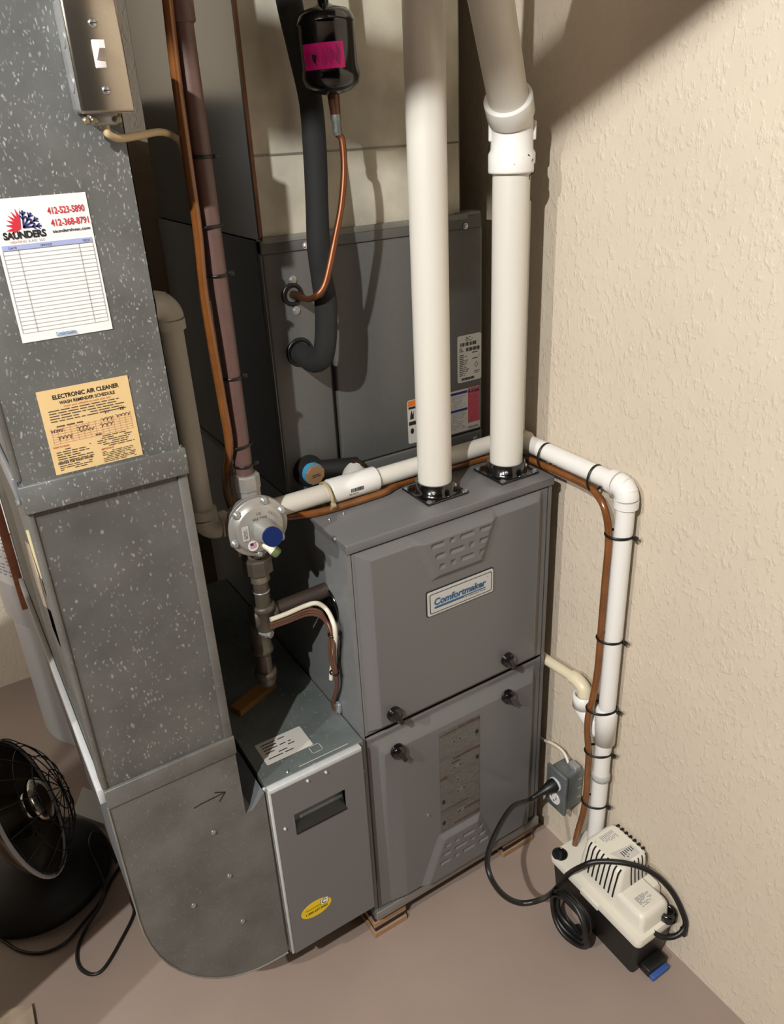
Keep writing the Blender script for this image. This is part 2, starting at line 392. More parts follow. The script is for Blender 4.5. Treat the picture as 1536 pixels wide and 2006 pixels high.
# ================================================================== FURNACE
fur = thing('gas_furnace', 'grey steel upright furnace with two embossed doors and black knobs', 'furnace', (W/2, 0.36, Z0))
mb = MB(); FD = 0.74
mb.box(0, 0.0015, 0, FD, Z0, ZT-0.002); mb.box(W-0.0015, W, 0, FD, Z0, ZT-0.002)
mb.box(0, W, FD-0.002, FD, Z0, ZT-0.002); mb.box(0, W, 0.0, FD, Z0, Z0+0.002)

obj('front_flange', MB().box(-.0004, 0.0075, -.0032, 0.002, Z0, ZT-0.0175), 'furnace_side', fur); obj('front_flange', MB().box(W-.0075, W, -.0032, 0.002, Z0, ZT-0.0175), 'furnace_grey', fur)
mb.box(0.0015, W-0.0015, 0.03, 0.032, Z0, ZT-0.01)
obj('casing', mb, 'furnace_side', fur)
mb = MB().rbox(-0.001, W+0.002, -0.006, FD, ZT-0.004, ZT, 0.0018)
mb.rbox(-0.001, W+0.002, -0.007, -0.004, ZT-0.017, ZT-0.001, 0.0012)
mb.box(-0.0015, 0.0002, -0.004, FD, ZT-0.014, ZT-0.001)
obj('top_cover', mb, 'furnace_grey', fur)
def hf_door(x0, x1, z0, z1, fn, res=0.0015):
    nx = int((x1-x0)/res); nz = int((z1-z0)/res); mb = MB(); vs = []; fs = []
    for j in range(nz+1):
        for i in range(nx+1):
            x = x0+(x1-x0)*i/nx; z = z0+(z1-z0)*j/nz
            e = min(x-x0, x1-x, z-z0, z1-z); rnd = -0.004*max(0, 1-e/0.004)**2
            vs.append((x, -0.004-fn(x, z)-rnd, z))
    for j in range(nz):
        for i in range(nx):
            a = j*(nx+1)+i; fs.append((a, a+1, a+nx+2, a+nx+1))
    mb.add(vs, fs, True)
    mb.box(x0, x1, -0.001, 0.0, z0, z1)
    return mb
def sstep(t): t = max(0, min(1, t)); return t*t*(3-2*t)
def lramp(t): t = max(0, min(1, t)); return 0.75*t+0.25*sstep(t)
SL = [(0.910, [(.147, .175), (.185, .197), (.207, .238), (.249, .276)]), (0.888, [(.155, .176), (.185, .217), (.227, .238), (.249, .269)]), (0.866, [(.163, .176), (.187, .198), (.208, .238), (.249, .262)])]
def slot(x, z, flip):
    best = 0
    for zc, row in SL:
        zz = zc if not flip else 1.058-zc
        if abs(z-zz) > 0.009: continue
        for a, b in row:
            dx = max(a-x, x-b); dz = abs(z-zz)-0.0050; d = max(dx, dz)+0.0006
            best = max(best, min(1, max(0, -d/0.0022)))
    return best
def up_fn(x, z):
    k = min(lramp((x-0.013)/0.022), lramp((0.412-x)/0.02), lramp((0.931-z)/0.012), lramp((z-0.560)/0.012))
    # trapezoid dip open at the top
    t = (z-0.838)/(0.944-0.838)
    l = 0.150+(0.108-0.150)*t; r = 0.264+(0.303-0.264)*t
    d = min((x-l)/0.017, (r-x)/0.017, (z-0.838)/0.012)
    dip = lramp(d)
    return 0.016*k + 0.008*min(k, dip) - 0.0034*slot(x, z, False)
def lo_fn(x, z):
    tw = max(0.0, min(1, (z-0.17)/0.33))
    lw = lramp((x-0.015)/0.022)
    k = min(lw*tw+(1-tw)*lramp((x-0.010)/0.06), lramp((0.41-x)/0.018), lramp((0.532-z)/0.026), lramp((z-0.096)/0.010))
    t = (0.222-z)/(0.222-0.118)
    l = 0.149+(0.108-0.149)*t; r = 0.259+(0.300-0.259)*t
    d = min((x-l)/0.017, (r-x)/0.017, (0.224-z)/0.013)
    return 0.016*k + 0.008*min(k, lramp(d)) - 0.0034*slot(x, z, True)
upd = obj('upper_door', hf_door(0.0080, W-0.0080, 0.550, 0.934, up_fn), 'furnace_grey', fur)
lod = obj('lower_door', hf_door(0.0080, W-0.0080, 0.089, 0.545, lo_fn), 'furnace_grey', fur)
for (x, z, d_) in ((.061, .593, upd), (.323, .597, upd), (.064, .503, lod), (.326, .504, lod)):
    mb = MB().lathe((x, -0.0185, z), (0, -1, 0), [(0, .0145), (.010, .0145), (.013, .0125), (.014, .002)], 28)
    kb = obj('knob', mb, 'gloss_black', d_)
    mb = MB(); q = V((0.45, 0, -0.9)).normalized(); s_ = V((0.9, 0, 0.45)).normalized(); o = V((x, -0.0295, z))
    for wq, a0, a1, dp in ((0.0062, -.0135, .0175, .014),):
        p = [o+q*a+s_*b*wq*(0.6 if c else 1)+V((0, .004-c*dp, 0)) for a in (a0, a1) for b in (-1, 1) for c in (0, 1)]
        mb.hexa(p)
    obj('grip', mb, 'gloss_black', kb)
# name plate
FR = Pl((0, -0.0215, 0), (1, 0, 0), (0, 0, 1))
mb = MB(); FR.slab(mb, rrect(.140, .284, .770, .818, .003), -0.001, .0015)
npz = obj('name_plate', mb, 'plate_white', upd)
mb = MB(); FR.slab(mb, rrect(.138, .286, .768, .820, .004), -0.003, -.0002); obj('plate_edge', mb, 'black_plastic', npz)
mb = MB(); P_ = rrect(.1445, .2795, .7745, .8135, .003, 3); FR.stroke(mb, P_+[P_[0]], .0012, .0021); obj('plate_border', mb, 'ink', npz)
text('brand_lettering', 'Comfortmaker', FR, .153, .7895, .0185, 'ink_blue', npz, h=.0022, width=.114, bold=.032, shear=.12)
mb = MB(); FR.flat(mb, .1535, .2175, .7825, .7865, .0022); FR.flat(mb, .2175, .266, .7845, .7865, .0022); obj('brand_underline', mb, 'ink_blue', npz)
text('small_lettering', 'Air Conditioning & Heating', FR, .2195, .7805, .0042, 'ink', npz, h=.0023, width=.046)
mb = MB(); FR.stroke(mb, [(a, b) for a, b in ell(.2705, .806, .0012, .0012, 10)], .0004, .0022); obj('trade_mark', mb, 'ink', npz)
# faded instruction label on the lower door
LB = Pl((0, -0.0204, 0), (1, 0, 0), (0, 0, 1))
mb = MB(); LB.slab(mb, [(.157, .228), (.257, .228), (.257, .492), (.157, .492)], -.0008, .0002); lab = obj('instruction_label', mb, 'aged_label', lod)
lab['label'] = 'faded rust-stained instruction label'
mb = MB()
for z0, z1, n in ((.43, .478, 9), (.375, .415, 8), (.33, .368, 7), (.285, .325, 8), (.236, .272, 6)): word_rows(mb, LB, .160, .254, z0, z1, n, .0005, thick=.4, ragged=.15)
obj('printed_lines', mb, 'label_pale', lab)
mb = MB()
for z, a, b, q in ((.484, .159, .200, .002), (.4855, .203, .256, .004), (.412, .190, .256, .0045), (.402, .186, .205, .003), (.372, .158, .175, .006), (.286, .158, .226, .0025), (.262, .2, .256, .004), (.236, .19, .256, .003)): LB.slab(mb, [(a, z-q*.8), (a+(b-a)*.4, z-q*.5), (b, z-q), (b, z+q*.7), (a+(b-a)*.6, z+q), (a, z+q*.6)], .0003, .0006)
obj('rust_stain', mb, 'label_rust', lab)['kind'] = 'stuff'
mb = MB()
for a, z in ((.193, .456), (.207, .457), (.192, .388), (.2, .39), (.208, .389), (.2, .353), (.2, .321), (.208, .323), (.216, .322), (.2, .262), (.212, .263)):
    LB.rect(mb, a-.0035, a+.0035, z-.0045, z+.0045, .0003, .0007)
pic = obj('pictogram_panel', mb, 'label_pale', lab); pic['kind'] = 'stuff'
mb = MB()
for a, z in ((.193, .456), (.207, .457), (.192, .388), (.208, .389), (.2, .353), (.2, .321), (.216, .322), (.2, .262)): LB.flat(mb, a-.0018, a+.0018, z-.002, z+.002, .0009)
for a, z in ((.249, .452), (.250, .385), (.165, .31), (.165, .252)):
    LB.slab(mb, ell(a, z, .004, .006, 7), .0003, .0008)
obj('pictogram', mb, 'ink', lab)['kind'] = 'stuff'
screw(lod, U(838, 1596, 'y', -0.0203), (0, -1, 0), .0028)
for px, py in ((656, 1056),): screw(fur, U(px, py, 'x', -0.001), (-1, 0, 0), .0042)
for px, py in ((645, 1020), (673, 1008), (980, 955)): screw(fur, U(px, py, 'z', ZT), (0, 0, 1), .0018)
mb = MB().rbox(0.0, W+0.001, -0.010, 0.004, Z0, Z0+0.024, .0015); obj('base_rail', mb, 'rail_metal', fur)
hole = U(645, 1185, 'x', -0.001)
mb = MB().ring(hole+V((0.001, 0, 0)), (1, 0, 0), .030, t=.004, n=28); mb.lathe(hole+V((.0005, 0, 0)), (-1, 0, 0), [(0, .030), (.0006, .030)], 28)
obj('side_grommet', mb, 'gloss_black', fur)

# wood shims and pads under the furnace
def shims(x0, x1, y0, y1, where):
    z = 0
    for i, (th, m, nm, inset, k) in enumerate(((.014, 'wood', 'wood_shim', 0, 'lower wood'), (.016, 'dark_pad', 'rubber_pad', .004, 'lower dark'), (.014, 'wood', 'wood_shim', .001, 'upper wood'), (.0197, 'dark_pad', 'rubber_pad', .004, 'upper dark'))):
        mb = MB().rbox(x0+inset, x1-inset, y0+inset, y1-inset, z, z+th, .0008, 1)
        if i == 3:
            for q in range(9): mb.box(x0+.01+q*(x1-x0-.02)/9, x0+.01+(q+.55)*(x1-x0-.02)/9, y0+inset-.0015, y0+inset, z+.003, z+th-.003)
        o = obj(nm, mb, m); z += th
        tag(o, ('pale wood slab' if 'wood' in k else 'dark ribbed pad' if i == 3 else 'dark flat pad')+', '+k.split()[0]+' of its pair, under furnace corner '+where, 'shim' if 'wood' in k else 'pad', 'shims under the furnace corners')
shims(-0.003, 0.077, 0.0, 0.10, 'beside the air cleaner cabinet')
shims(0.345, 0.436, 0.004, 0.10, 'beside the plastered wall')

# ================================================================== COIL CASE + PLENUM
YC = 0.21
coil = thing('evaporator_coil_case', 'dark grey steel coil case standing on the furnace behind the vent pipes', 'coil case', (W/2, .45, ZT))
mb = MB().box(0.0, 0.002, YC, .74, ZT, 1.395); mb.box(W-.002, W, YC, .74, ZT, 1.395); mb.box(0, W, .738, .74, ZT, 1.395); mb.box(0, W, YC+.012, YC+.014, ZT, 1.395); mb.box(0, W, YC, .74, ZT, ZT+.002)
obj('case_body', mb, 'coil_grey', coil)
lp = obj('line_panel', MB().rbox(0.001, 0.107, YC-.002, YC+.012, ZT+.002, 1.378, .004), 'coil_grey', coil)
ap = obj('access_panel', MB().rbox(0.116, W-.001, YC-.002, YC+.012, ZT+.03, 1.378, .004), 'coil_grey', coil)
obj('bottom_flange', MB().rbox(0.116, W-.001, YC-.003, YC+.012, ZT+.002, ZT+.028, .002), 'coil_grey', coil)
obj('top_flange', MB().rbox(0.0, W-.006, YC-.005, YC+.012, 1.376, 1.398, .0015), 'coil_grey', coil)
for px, py in ((573, 548), (580, 608)): screw(lp, U(px, py, 'y', YC-.003), (0, -1, 0), .0052)
for px, py in ((598, 481), (912, 443)): screw(coil, U(px, py, 'y', YC-.006), (0, -1, 0), .004)
screw(coil, U(931, 858, 'y', YC-.004), (0, -1, 0), .004)
for px, py, r in ((573, 577, .0155), (588, 690, .0215)):
    c = U(px, py, 'y', YC-.003); obj('grommet', MB().ring(c, (0, 1, 0), r, t=.0035), 'rubber', lp)
CP = Pl((0, YC-.0025, 0), (1, 0, 0), (0, 0, 1))
def sticker(nm, a0, a1, b0, b1, m, par, pl=CP, r=.004):
    mb = MB(); pl.slab(mb, rrect(a0, a1, b0, b1, r), -.0004, .0003); return obj(nm, mb, m, par)
st = sticker('rating_plate', .377, .434, 1.090, 1.182, 'sticker_white', ap); st['label'] = 'white rating sticker with barcodes'
mb = MB(); barcode(mb, CP, .383, .423, 1.161, 1.168, .0006); barcode(mb, CP, .397, .430, 1.150, 1.157, .0006); barcode(mb, CP, .386, .416, 1.0935, 1.0985, .0006)
word_rows(mb, CP, .396, .414, 1.170, 1.179, 3, .0006); word_rows(mb, CP, .381, .391, 1.150, 1.159, 3, .0006)
word_rows(mb, CP, .381, .404, 1.102, 1.146, 12, .0006, ragged=.5); word_rows(mb, CP, .411, .431, 1.132, 1.148, 4, .0006, fill=.6); word_rows(mb, CP, .417, .431, 1.103, 1.11, 2, .0006)
CP.stroke(mb, [(.4215, 1.1265), (.4255, 1.121), (.4215, 1.1155), (.4175, 1.121), (.4215, 1.1265)], .0008, .0006)
obj('printed_lines', mb, 'ink', st)
st = sticker('refrigerant_label', .338, .431, .988, 1.076, 'sticker_white', ap, r=.003); st['label'] = 'white and rose refrigerant label reading R-410A'
mb = MB(); CP.rect(mb, .401, .4305, 1.003, 1.0755, .0002, .0005); obj('rose_field', mb, 'rose_print', st)
for z_ in (1.0675, 1.032):
    mb = MB(); CP.rect(mb, .352, .400, z_, z_+.005, .0002, .0005); obj('navy_bar', mb, 'ink_navy', st)
text('refrigerant_name', 'R-410A', CP, .4025, 1.0655, .0085, 'ink', st, width=.0265, bold=.03, h=.0008)
mb = MB(); word_rows(mb, CP, .404, .428, 1.006, 1.062, 15, .0008, thick=.4, ragged=.25); obj('rose_print_lines', mb, 'ink_red', st)
mb = MB(); word_rows(mb, CP, .353, .399, 1.04, 1.065, 8, .0006, thick=.35); word_rows(mb, CP, .353, .399, .995, 1.03, 10, .0006, thick=.35); barcode(mb, CP, .401, .427, .991, .996, .0006); obj('printed_lines', mb, 'ink_grey', st)
st = sticker('warning_label', .259, .300, .993, 1.080, 'sticker_white', ap, r=.004); st['label'] = 'warning label with orange header partly behind the vent pipe'
mb = MB(); CP.rect(mb, .260, .299, 1.068, 1.079, .0002, .0005); obj('orange_header', mb, 'orange_print', st)
mb = MB(); CP.flat(mb, .261, .299, 1.0625, 1.067, .0006); CP.flat(mb, .261, .299, 1.03, 1.0375, .0006)
CP.slab(mb, [(.264, 1.042), (.272, 1.042), (.273, 1.058), (.27, 1.05), (.268, 1.06), (.265, 1.05)], .0003, .0006); CP.slab(mb, ell(.268, 1.018, .004, .006, 8), .0003, .0006)
obj('pictogram', mb, 'ink', st)

ple = thing('supply_plenum', 'bare galvanised sheet metal plenum rising from the coil case to the ceiling', 'duct', (.2, .45, 1.395))
mb = MB(); mb.prism([(0.006, YC), (.358, YC), (.394, YC+.012), (.394, YC+.014), (.356, YC+.003), (.006, YC+.003)], 'z', 1.396, 1.517); mb.prism([(0.006, YC), (.358, YC), (.394, YC+.012), (.394, YC+.014), (.356, YC+.003), (.006, YC+.003)], 'z', 1.519, 2.748)
obj('front_panel', mb, 'galv_plenum', ple)
obj('seam', MB().prism([(.008, YC-.001), (.358, YC-.001), (.392, YC+.011), (.392, YC+.013), (.008, YC+.002)], 'z', 1.5165, 1.5195), 'galv_plain', ple)
obj('side_panel', MB().box(.006, .008, YC+.003, .74, 1.396, 2.748), 'glossy_zinc', ple)
obj('side_panel', MB().box(.394, .396, YC+.012, .74, 1.396, 2.748), 'galv_plain', ple)
obj('back_panel', MB().box(.006, .396, .738, .74, 1.396, 2.748), 'galv_plain', ple)
obj('corner_edge', MB().box(.002, .0075, YC-.001, YC+.006, 1.396, 2.748), 'copper_dark', ple)
obj('bottom_flange', MB().rbox(.004, .40, YC-.006, YC+.004, 1.392, 1.402, .001), 'galv_plain', ple)
obj('right_corner_flange', MB().rbox(.38, .432, YC-.002, YC+.03, 1.396, 1.403, .001), 'galv_plain', ple)

# ================================================================== RETURN DUCT
XD0, XD1, YD, YB = -0.430, -0.236, -0.022, 0.70
rd = thing('return_air_duct', 'galvanised return air duct dropping from the ceiling with a rounded boot', 'duct', (-.33, .3, .15))
mb = MB().box(XD0, XD1, YD, YD+.001, 1.17, 2.748); mb.box(XD1-.001, XD1, YD, YB, 1.17, 2.748); mb.box(XD0, XD1, YB-.001, YB, 1.17, 2.748); mb.box(XD0, XD0+.001, YD, YB, 1.17, 2.748)
obj('upper_panel', mb, 'galv', rd)
mb = MB().box(XD0, XD1+.002, YD+.003, YD+.004, .69, 1.17); mb.box(XD1+.001, XD1+.002, YD+.003, YB, .69, 1.17); mb.box(XD0, XD1, YB-.001, YB, .69, 1.17); tear = [U(px, py, 'x', XD0) for px, py in ((92, 1190), (99, 1196), (113, 1240), (121, 1270), (116, 1262), (103, 1230))]
tear = [V((XD0, max(q.y, YD+.034), q.z)) for q in tear]; rim = [V((XD0, a, b)) for a, b in ((YD+.003, .69), (YB, .69), (YB, 1.17), (YD+.003, 1.17))]
mb.add(rim+tear, [tuple(t_) for t_ in tessellate_polygon([rim, tear])])
obj('lower_panel', mb, 'galv_low', rd)
obj('drive_cleat', MB().rbox(XD1-.010, XD1+.003, YD, YD+.012, .698, 1.152, .0012), 'galv_fine', rd)
obj('drive_cleat', MB().rbox(XD0-.003, XD0+.006, YD, YD+.03, .698, 1.152, .003), 'galv_fine', rd)
obj('corner_seam', MB().rbox(XD0-.004, XD0+.004, YD-.001, YD+.03, 1.19, 2.748, .003), 'galv_fine', rd)
mb = MB().rbox(XD0-.004, XD1+.005, YD-.006, YD+.002, 1.150, 1.1865, .0015)
mb.box(XD0-.0015, XD1+.0015, YD-.0015, YD+.002, 1.1865, 1.1895)
obj('slip_strap', mb, 'galv', rd)
mb = MB().rbox(XD0-.002, XD1+.004, YD-.004, YD+.003, .664, .698, .0012); obj('lower_slip_strap', mb, 'galv_fine', rd)
mb = MB().rbox(XD0-.010, XD0-.0005, YD+.004, YB, .672, .700, .0015); obj('side_slip_strap', mb, 'pale_grey', rd)
# side corner and torn insulation on the left face
obj('side_slip_strap', MB().rbox(XD0-.006, XD0-.0005, YD+.03, YB, 1.150, 1.186, .0015), 'foil', rd)
SP = Pl((XD0-.0005, 0, 0), (0, -1, 0), (0, 0, 1))
def flank(pts, h0, h1):
    q = [U(px, py, 'x', XD0-.001) for px, py in pts]; mb = MB(); SP.slab(mb, [(-max(k.y, YD+.034), k.z) for k in q], h0, h1); return mb
obj('torn_insulation', flank([(54, 1038), (60, 1042), (78, 1095), (98, 1150), (108, 1192), (101, 1182), (88, 1140), (68, 1085)], 0, .003), 'pale_insulation', rd)
obj('torn_edge', flank([(50, 1060), (56, 1066), (76, 1130), (92, 1190), (86, 1184), (66, 1125)], 0, .0015), 'board_tan', rd)
screw(rd, (XD0-.005, YD+.02, 1.158), (-1, 0, 0), .005)
# boot with rounded heel
prof = [(-.432, .666), (-.432, .42)]
for k in range(1, 13):
    a = math.pi/2*k/12; prof.append((-.432+.195*(1-math.cos(a)), .42-.255*math.sin(a)-.016*(k/12)))
prof += [(-.2, .148), (-.198, .556), (-.222, .530), (-.234, .530), (-.234, .666)]
def shell(prof, y0, y1, m, nm, skip=()):
    mb = MB(); n = len(prof)
    for k in range(n):
        if k in skip: continue
        a, b = prof[k], prof[(k+1) % n]
        mb.add([(a[0], y0, a[1]), (b[0], y0, b[1]), (b[0], y1, b[1]), (a[0], y1, a[1])], [(0, 1, 2, 3)], True)
    return obj(nm, mb, m, rd)
mb = MB().prism(prof, 'y', YD-.001, YD+.0006); bf = obj('boot_front', mb, 'galv_fine', rd)
shell(prof, YD+.0006, YB, 'foil', 'boot_wrap')
mb = MB().prism(prof, 'y', YB-.001, YB); obj('boot_back', mb, 'galv_fine', rd)
mb = MB()
for (a, b), (c, d) in zip(prof[:15], prof[1:15]): mb.tube([(a, YD-.0015, b), (c, YD-.0015, d)], .0016, 6, 1)
obj('boot_hem', mb, 'galv_plain', rd)
for px, py in ((418, 1630), (449, 1715), (379, 1773), (475, 1804)): screw(bf, U(px, py, 'y', YD-.001), (0, -1, 0), .0032, hexed=False)
DP = Pl((0, YD-.001, 0), (1, 0, 0), (0, 0, 1)); mb = MB()
DP.stroke(mb, [(-.313, .592), (-.30, .594), (-.28, .5945), (-.262, .5955)], .0022, .0004); DP.stroke(mb, [(-.277, .604), (-.261, .5955), (-.272, .582)], .0022, .0005)
obj('arrow_mark', mb, 'ink', bf)

# papers on the duct
pp = Pl((0, YD-.0004, 0), (1, 0, 0), (0, 0, 1))
mb = MB(); n = 8; A0, A1, B0, B1 = -.3895, -.2905, 1.351, 1.5015
for i in range(n):
    for j in range(n): pass
vs = []; fs = []
for j in range(n+1):
    for i in range(n+1):
        u_, v_ = i/n, j/n; vs.append(pp.pt(A0+(A1-A0)*u_, B0+(B1-B0)*v_, .0006+.0003*(u_**3)*((1-v_)**4)))
for j in range(n):
    for i in range(n): fs.append((j*(n+1)+i, j*(n+1)+i+1, (j+1)*(n+1)+i+1, (j+1)*(n+1)+i))
k0 = len(vs); vs += [q-pp.n*.0003 for q in vs]; fs += [tuple(k0+q for q in f) for f in fs]
mb.add(vs, fs, True)
sh = tag(obj('service_sheet', mb, 'paper'), 'white ruled service record sheet with red and blue heading on the duct', 'paper')
H_ = .0012
text('phone_number', '412-523-5890', pp, -.3335, 1.4825, .0098, 'ink_red', sh, H_, width=.0385, bold=.02)
text('phone_number', '412-368-8791', pp, -.3325, 1.4700, .0098, 'ink_red', sh, H_, width=.0395, bold=.02)
text('web_address', 'saundershvac.com', pp, -.3325, 1.4632, .0045, 'ink', sh, H_, width=.0395, bold=.02)
text('firm_name', 'SAUNDERS', pp, -.3825, 1.4610, .0098, 'ink', sh, H_, width=.043, bold=.045)
text('firm_line', 'HEATING', pp, -.377, 1.4565, .0036, 'ink_pink', sh, H_, width=.016); text('firm_line', '& A/C  LLC', pp, -.359, 1.4565, .0036, 'ink_grey', sh, H_, width=.017)
mb = MB(); c = (-.3605, 1.4715); star = []
for k in range(15):
    a = math.pi*(0.5+0.62*k/14); r = .0175 if k % 2 == 0 else .0105; star.append((c[0]+r*math.cos(a), c[1]+r*math.sin(a)*1.15))
star.append((c[0]-.003, c[1]-.001)); pp.slab(mb, star, .0009, H_); obj('sun_emblem', mb, 'ink_red', sh)
mb = MB()
for k in range(4):
    a = math.pi*(0.46-0.46*k/3.0); e = (c[0]+.0175*math.cos(a), c[1]+.0002+.0165*math.sin(a)); pp.stroke(mb, [c, e], .0017, H_)
    for q in (.5, .75):
        f = (c[0]+(e[0]-c[0])*q, c[1]+(e[1]-c[1])*q)
        for s_ in (-.7, .7): pp.stroke(mb, [f, (f[0]+.004*math.cos(a+s_), f[1]+.004*math.sin(a+s_))], .0013, H_)
obj('snowflake_emblem', mb, 'ink_navy', sh)
mb = MB(); pp.flat(mb, -.3865, -.2935, 1.4495, 1.4548, H_); obj('header_band', mb, 'ink_lavender', sh)
for s_, a in (('DATE', -.380), ('SERVICE', -.348), ('TECH', -.304)): text('column_heading', s_, pp, a, 1.4508, .0033, 'ink', sh, H_+.0002)
mb = MB()
for k in range(21):
    z = 1.4495-k*.0044; pp.flat(mb, -.3865, -.2935, z-.00018, z+.00018, H_)
for a in (-.3865, -.371, -.3085, -.2935): pp.flat(mb, a-.00022, a+.00022, 1.3615, 1.4495, H_)
obj('ruled_lines', mb, 'ink_grey', sh)
text('footer_lettering', 'Comfortmaker', pp, -.353, 1.3548, .0046, 'sky_blue', sh, H_+.0012, width=.022, bold=.02)
mb = MB(); pp.flat(mb, -.353, -.331, 1.3535, 1.3542, H_+.0012); obj('footer_underline', mb, 'sky_blue', sh)
mb = MB(); pp.rect(mb, -.389, -.2845, 1.168, 1.2935, 0, .0007)
cdp = tag(obj('reminder_card', mb, 'card'), 'tan printed wash reminder card tucked behind the duct strap', 'card')
H_ = .0011
text('card_title', 'ELECTRONIC AIR CLEANER', pp, -.373, 1.2815, .0072, 'ink', cdp, H_, width=.076, bold=.025)
text('card_title', 'WASH REMINDER SCHEDULE', pp, -.367, 1.2745, .0056, 'ink', cdp, H_, width=.064, bold=.02)
text('card_subtitle', 'check your schedule to wash your unit', pp, -.363, 1.2705, .0034, 'ink_orange', cdp, H_, width=.054)
mb = MB(); word_rows(mb, pp, -.381, -.292, 1.2535, 1.2695, 5, H_, thick=.34, ragged=.1); word_rows(mb, pp, -.376, -.346, 1.2465, 1.2505, 1, H_, ragged=0)
for z0, z1, n in ((1.2035, 1.221, 6), (1.193, 1.2005, 3)): word_rows(mb, pp, -.383, -.341, z0, z1, n, H_, ragged=.2)
word_rows(mb, pp, -.335, -.291, 1.2105, 1.2265, 6, H_, ragged=.2); word_rows(mb, pp, -.332, -.291, 1.191, 1.206, 7, H_, ragged=.15)
obj('printed_lines', mb, 'ink_soft', cdp)
text('card_heading', 'PREPARE THE WASH WATER', pp, -.384, 1.2015, .0034, 'ink', cdp, H_, width=.041, bold=.03)
text('card_heading', 'HOW TO WASH', pp, -.385, 1.2225, .0032, 'ink_orange', cdp, H_, width=.018, bold=.02); text('card_heading', 'IMPORTANT', pp, -.332, 1.2075, .0032, 'ink_orange', cdp, H_, width=.015, bold=.02)
text('card_heading', 'RINSE', pp, -.335, 1.2275, .003, 'ink', cdp, H_, width=.007, bold=.02)
mb = MB()
for k in range(7): pp.flat(mb, -.383, -.290, 1.2275+k*.003-.0002, 1.2275+k*.003+.0002, H_)
for k in range(14): a = -.383+k*.0931/13; pp.flat(mb, a-.0002, a+.0002, 1.2275, 1.2475, H_)
obj('table_lines', mb, 'ink_pink', cdp)
mb = MB(); random.seed(3)
def scrib(a, b, wd, ht, n):
    P = []
    for k in range(n*5+1):
        t = k/(n*5); P.append((a+wd*t+ht*.25*math.sin(t*n*6.3), b+ht*.5*math.sin(t*n*6.3+1.2)*random.uniform(.5, 1)+ht*.1*math.sin(t*20)))
    pp.stroke(mb, P, .0006, H_+.0002)
for a in ((-.384, 1.2435, .014, .004, 5), (-.378, 1.234, .017, .0055, 4), (-.354, 1.2415, .013, .004, 3), (-.353, 1.2375, .018, .003, 4), (-.325, 1.2455, .014, .005, 3), (-.308, 1.2465, .018, .0045, 4), (-.328, 1.239, .016, .005, 3), (-.32, 1.2545, .006, .004, 2), (-.302, 1.255, .006, .005, 2)): scrib(*a)
obj('handwriting', mb, 'ink_pen', cdp)

# ================================================================== SWITCH BOX
X0, X1, B0, B1, YF = -.2885, -.2345, 1.5765, 1.681, -.070
sw = thing('switch_box', 'steel switch box with white toggle mounted high on the return duct', 'switch', ((X0+X1)/2, -.045, B0))
obj('box_body', MB().rbox(X0+.002, X1-.002, YF+.002, YD, B0+.001, B1-.001, .005), 'box_steel', sw)
cv = obj('cover_plate', MB().rbox(X0, X1, YF, YF+.007, B0, B1, .0035, 3), 'cover_steel', sw)
obj('knockout', MB().lathe((X0+.0018, -.045, 1.605), (-1, 0, 0), [(0, .009), (.0008, .0088)], 20), 'box_steel', sw); obj('knockout', MB().lathe((X0+.0018, -.045, 1.645), (-1, 0, 0), [(0, .009), (.0008, .0088)], 20), 'box_steel', sw)
for px, py in ((181, 45), (208, 177)):
    p = U(px, py, 'y', YF); s_ = obj('cover_screw', MB().lathe(p, (0, -1, 0), [(-.001, .0042), (.0012, .0042), (.002, .003), (.0022, .001)], 18), 'steel', cv)
    mb = MB().box(p.x-.0032, p.x+.0032, YF-.0026, YF-.0019, p.z-.0004, p.z+.0004); obj('screw_slot', mb, 'dark_gap', s_)
p = U(194, 106, 'y', YF)
obj('toggle_collar', MB().rbox(p.x-.0055, p.x+.0055, YF-.002, YF+.003, p.z-.0125, p.z+.0125, .001), 'switch_white', cv)
mb = MB(); q = [V((p.x+sx*.0035*k, YF-.001-dd, p.z+zz)) for sx in (-1, 1) for dd, k, zz0, zz1 in ((0, 1, -.006, .006), (.016, .8, .004, .011)) for zz in (zz0, zz1)]
mb.hexa(q); obj('toggle', mb, 'switch_white', cv)
p = U(204, 236, 'y', -.045)
cl = obj('cable_clamp', MB().rbox(p.x-.016, p.x+.014, -.052, -.038, B0-.011, B0+.002, .003), 'zinc', sw)
for dx in (-.012, -.02, .012): obj('clamp_screw', MB().lathe((p.x+dx, -.053, B0-.006), (0, -1, 0), [(0, .004), (.003, .004), (.004, .002)], 14), 'brass', cl)
pts = [U(206, 246, 'y', -.045), U(212, 262, 'y', -.045), U(235, 271, 'y', -.035), U(275, 265, 'y', -.01), U(308, 259, 'y', .035), U(326, 261, 'y', .072), U(341, 268, 'y', .098), U(354, 282, 'y', .108), U(368, 330, 'y', .112), U(386, 420, 'y', .11)]
tag(obj('switch_cable', MB().tube(pts, .0042, 10), 'cable_cream'), 'cream sheathed cable from the switch box to behind the gas pipe', 'cable')

# ================================================================== AIR CLEANER CABINET
AX0, AX1, AY, AZ0, AZ1 = -.194, -.014, -.030, .143, .562
ac = thing('air_cleaner_cabinet', 'low galvanised filter cabinet with a grey door and recessed black handle', 'cabinet', ((AX0+AX1)/2, .3, AZ0))
obj('cabinet_body', MB().rbox(AX0+.002, -.0025, AY+.014, .66, AZ0+.004, AZ1-.002, .001, 1), 'galv_top', ac)
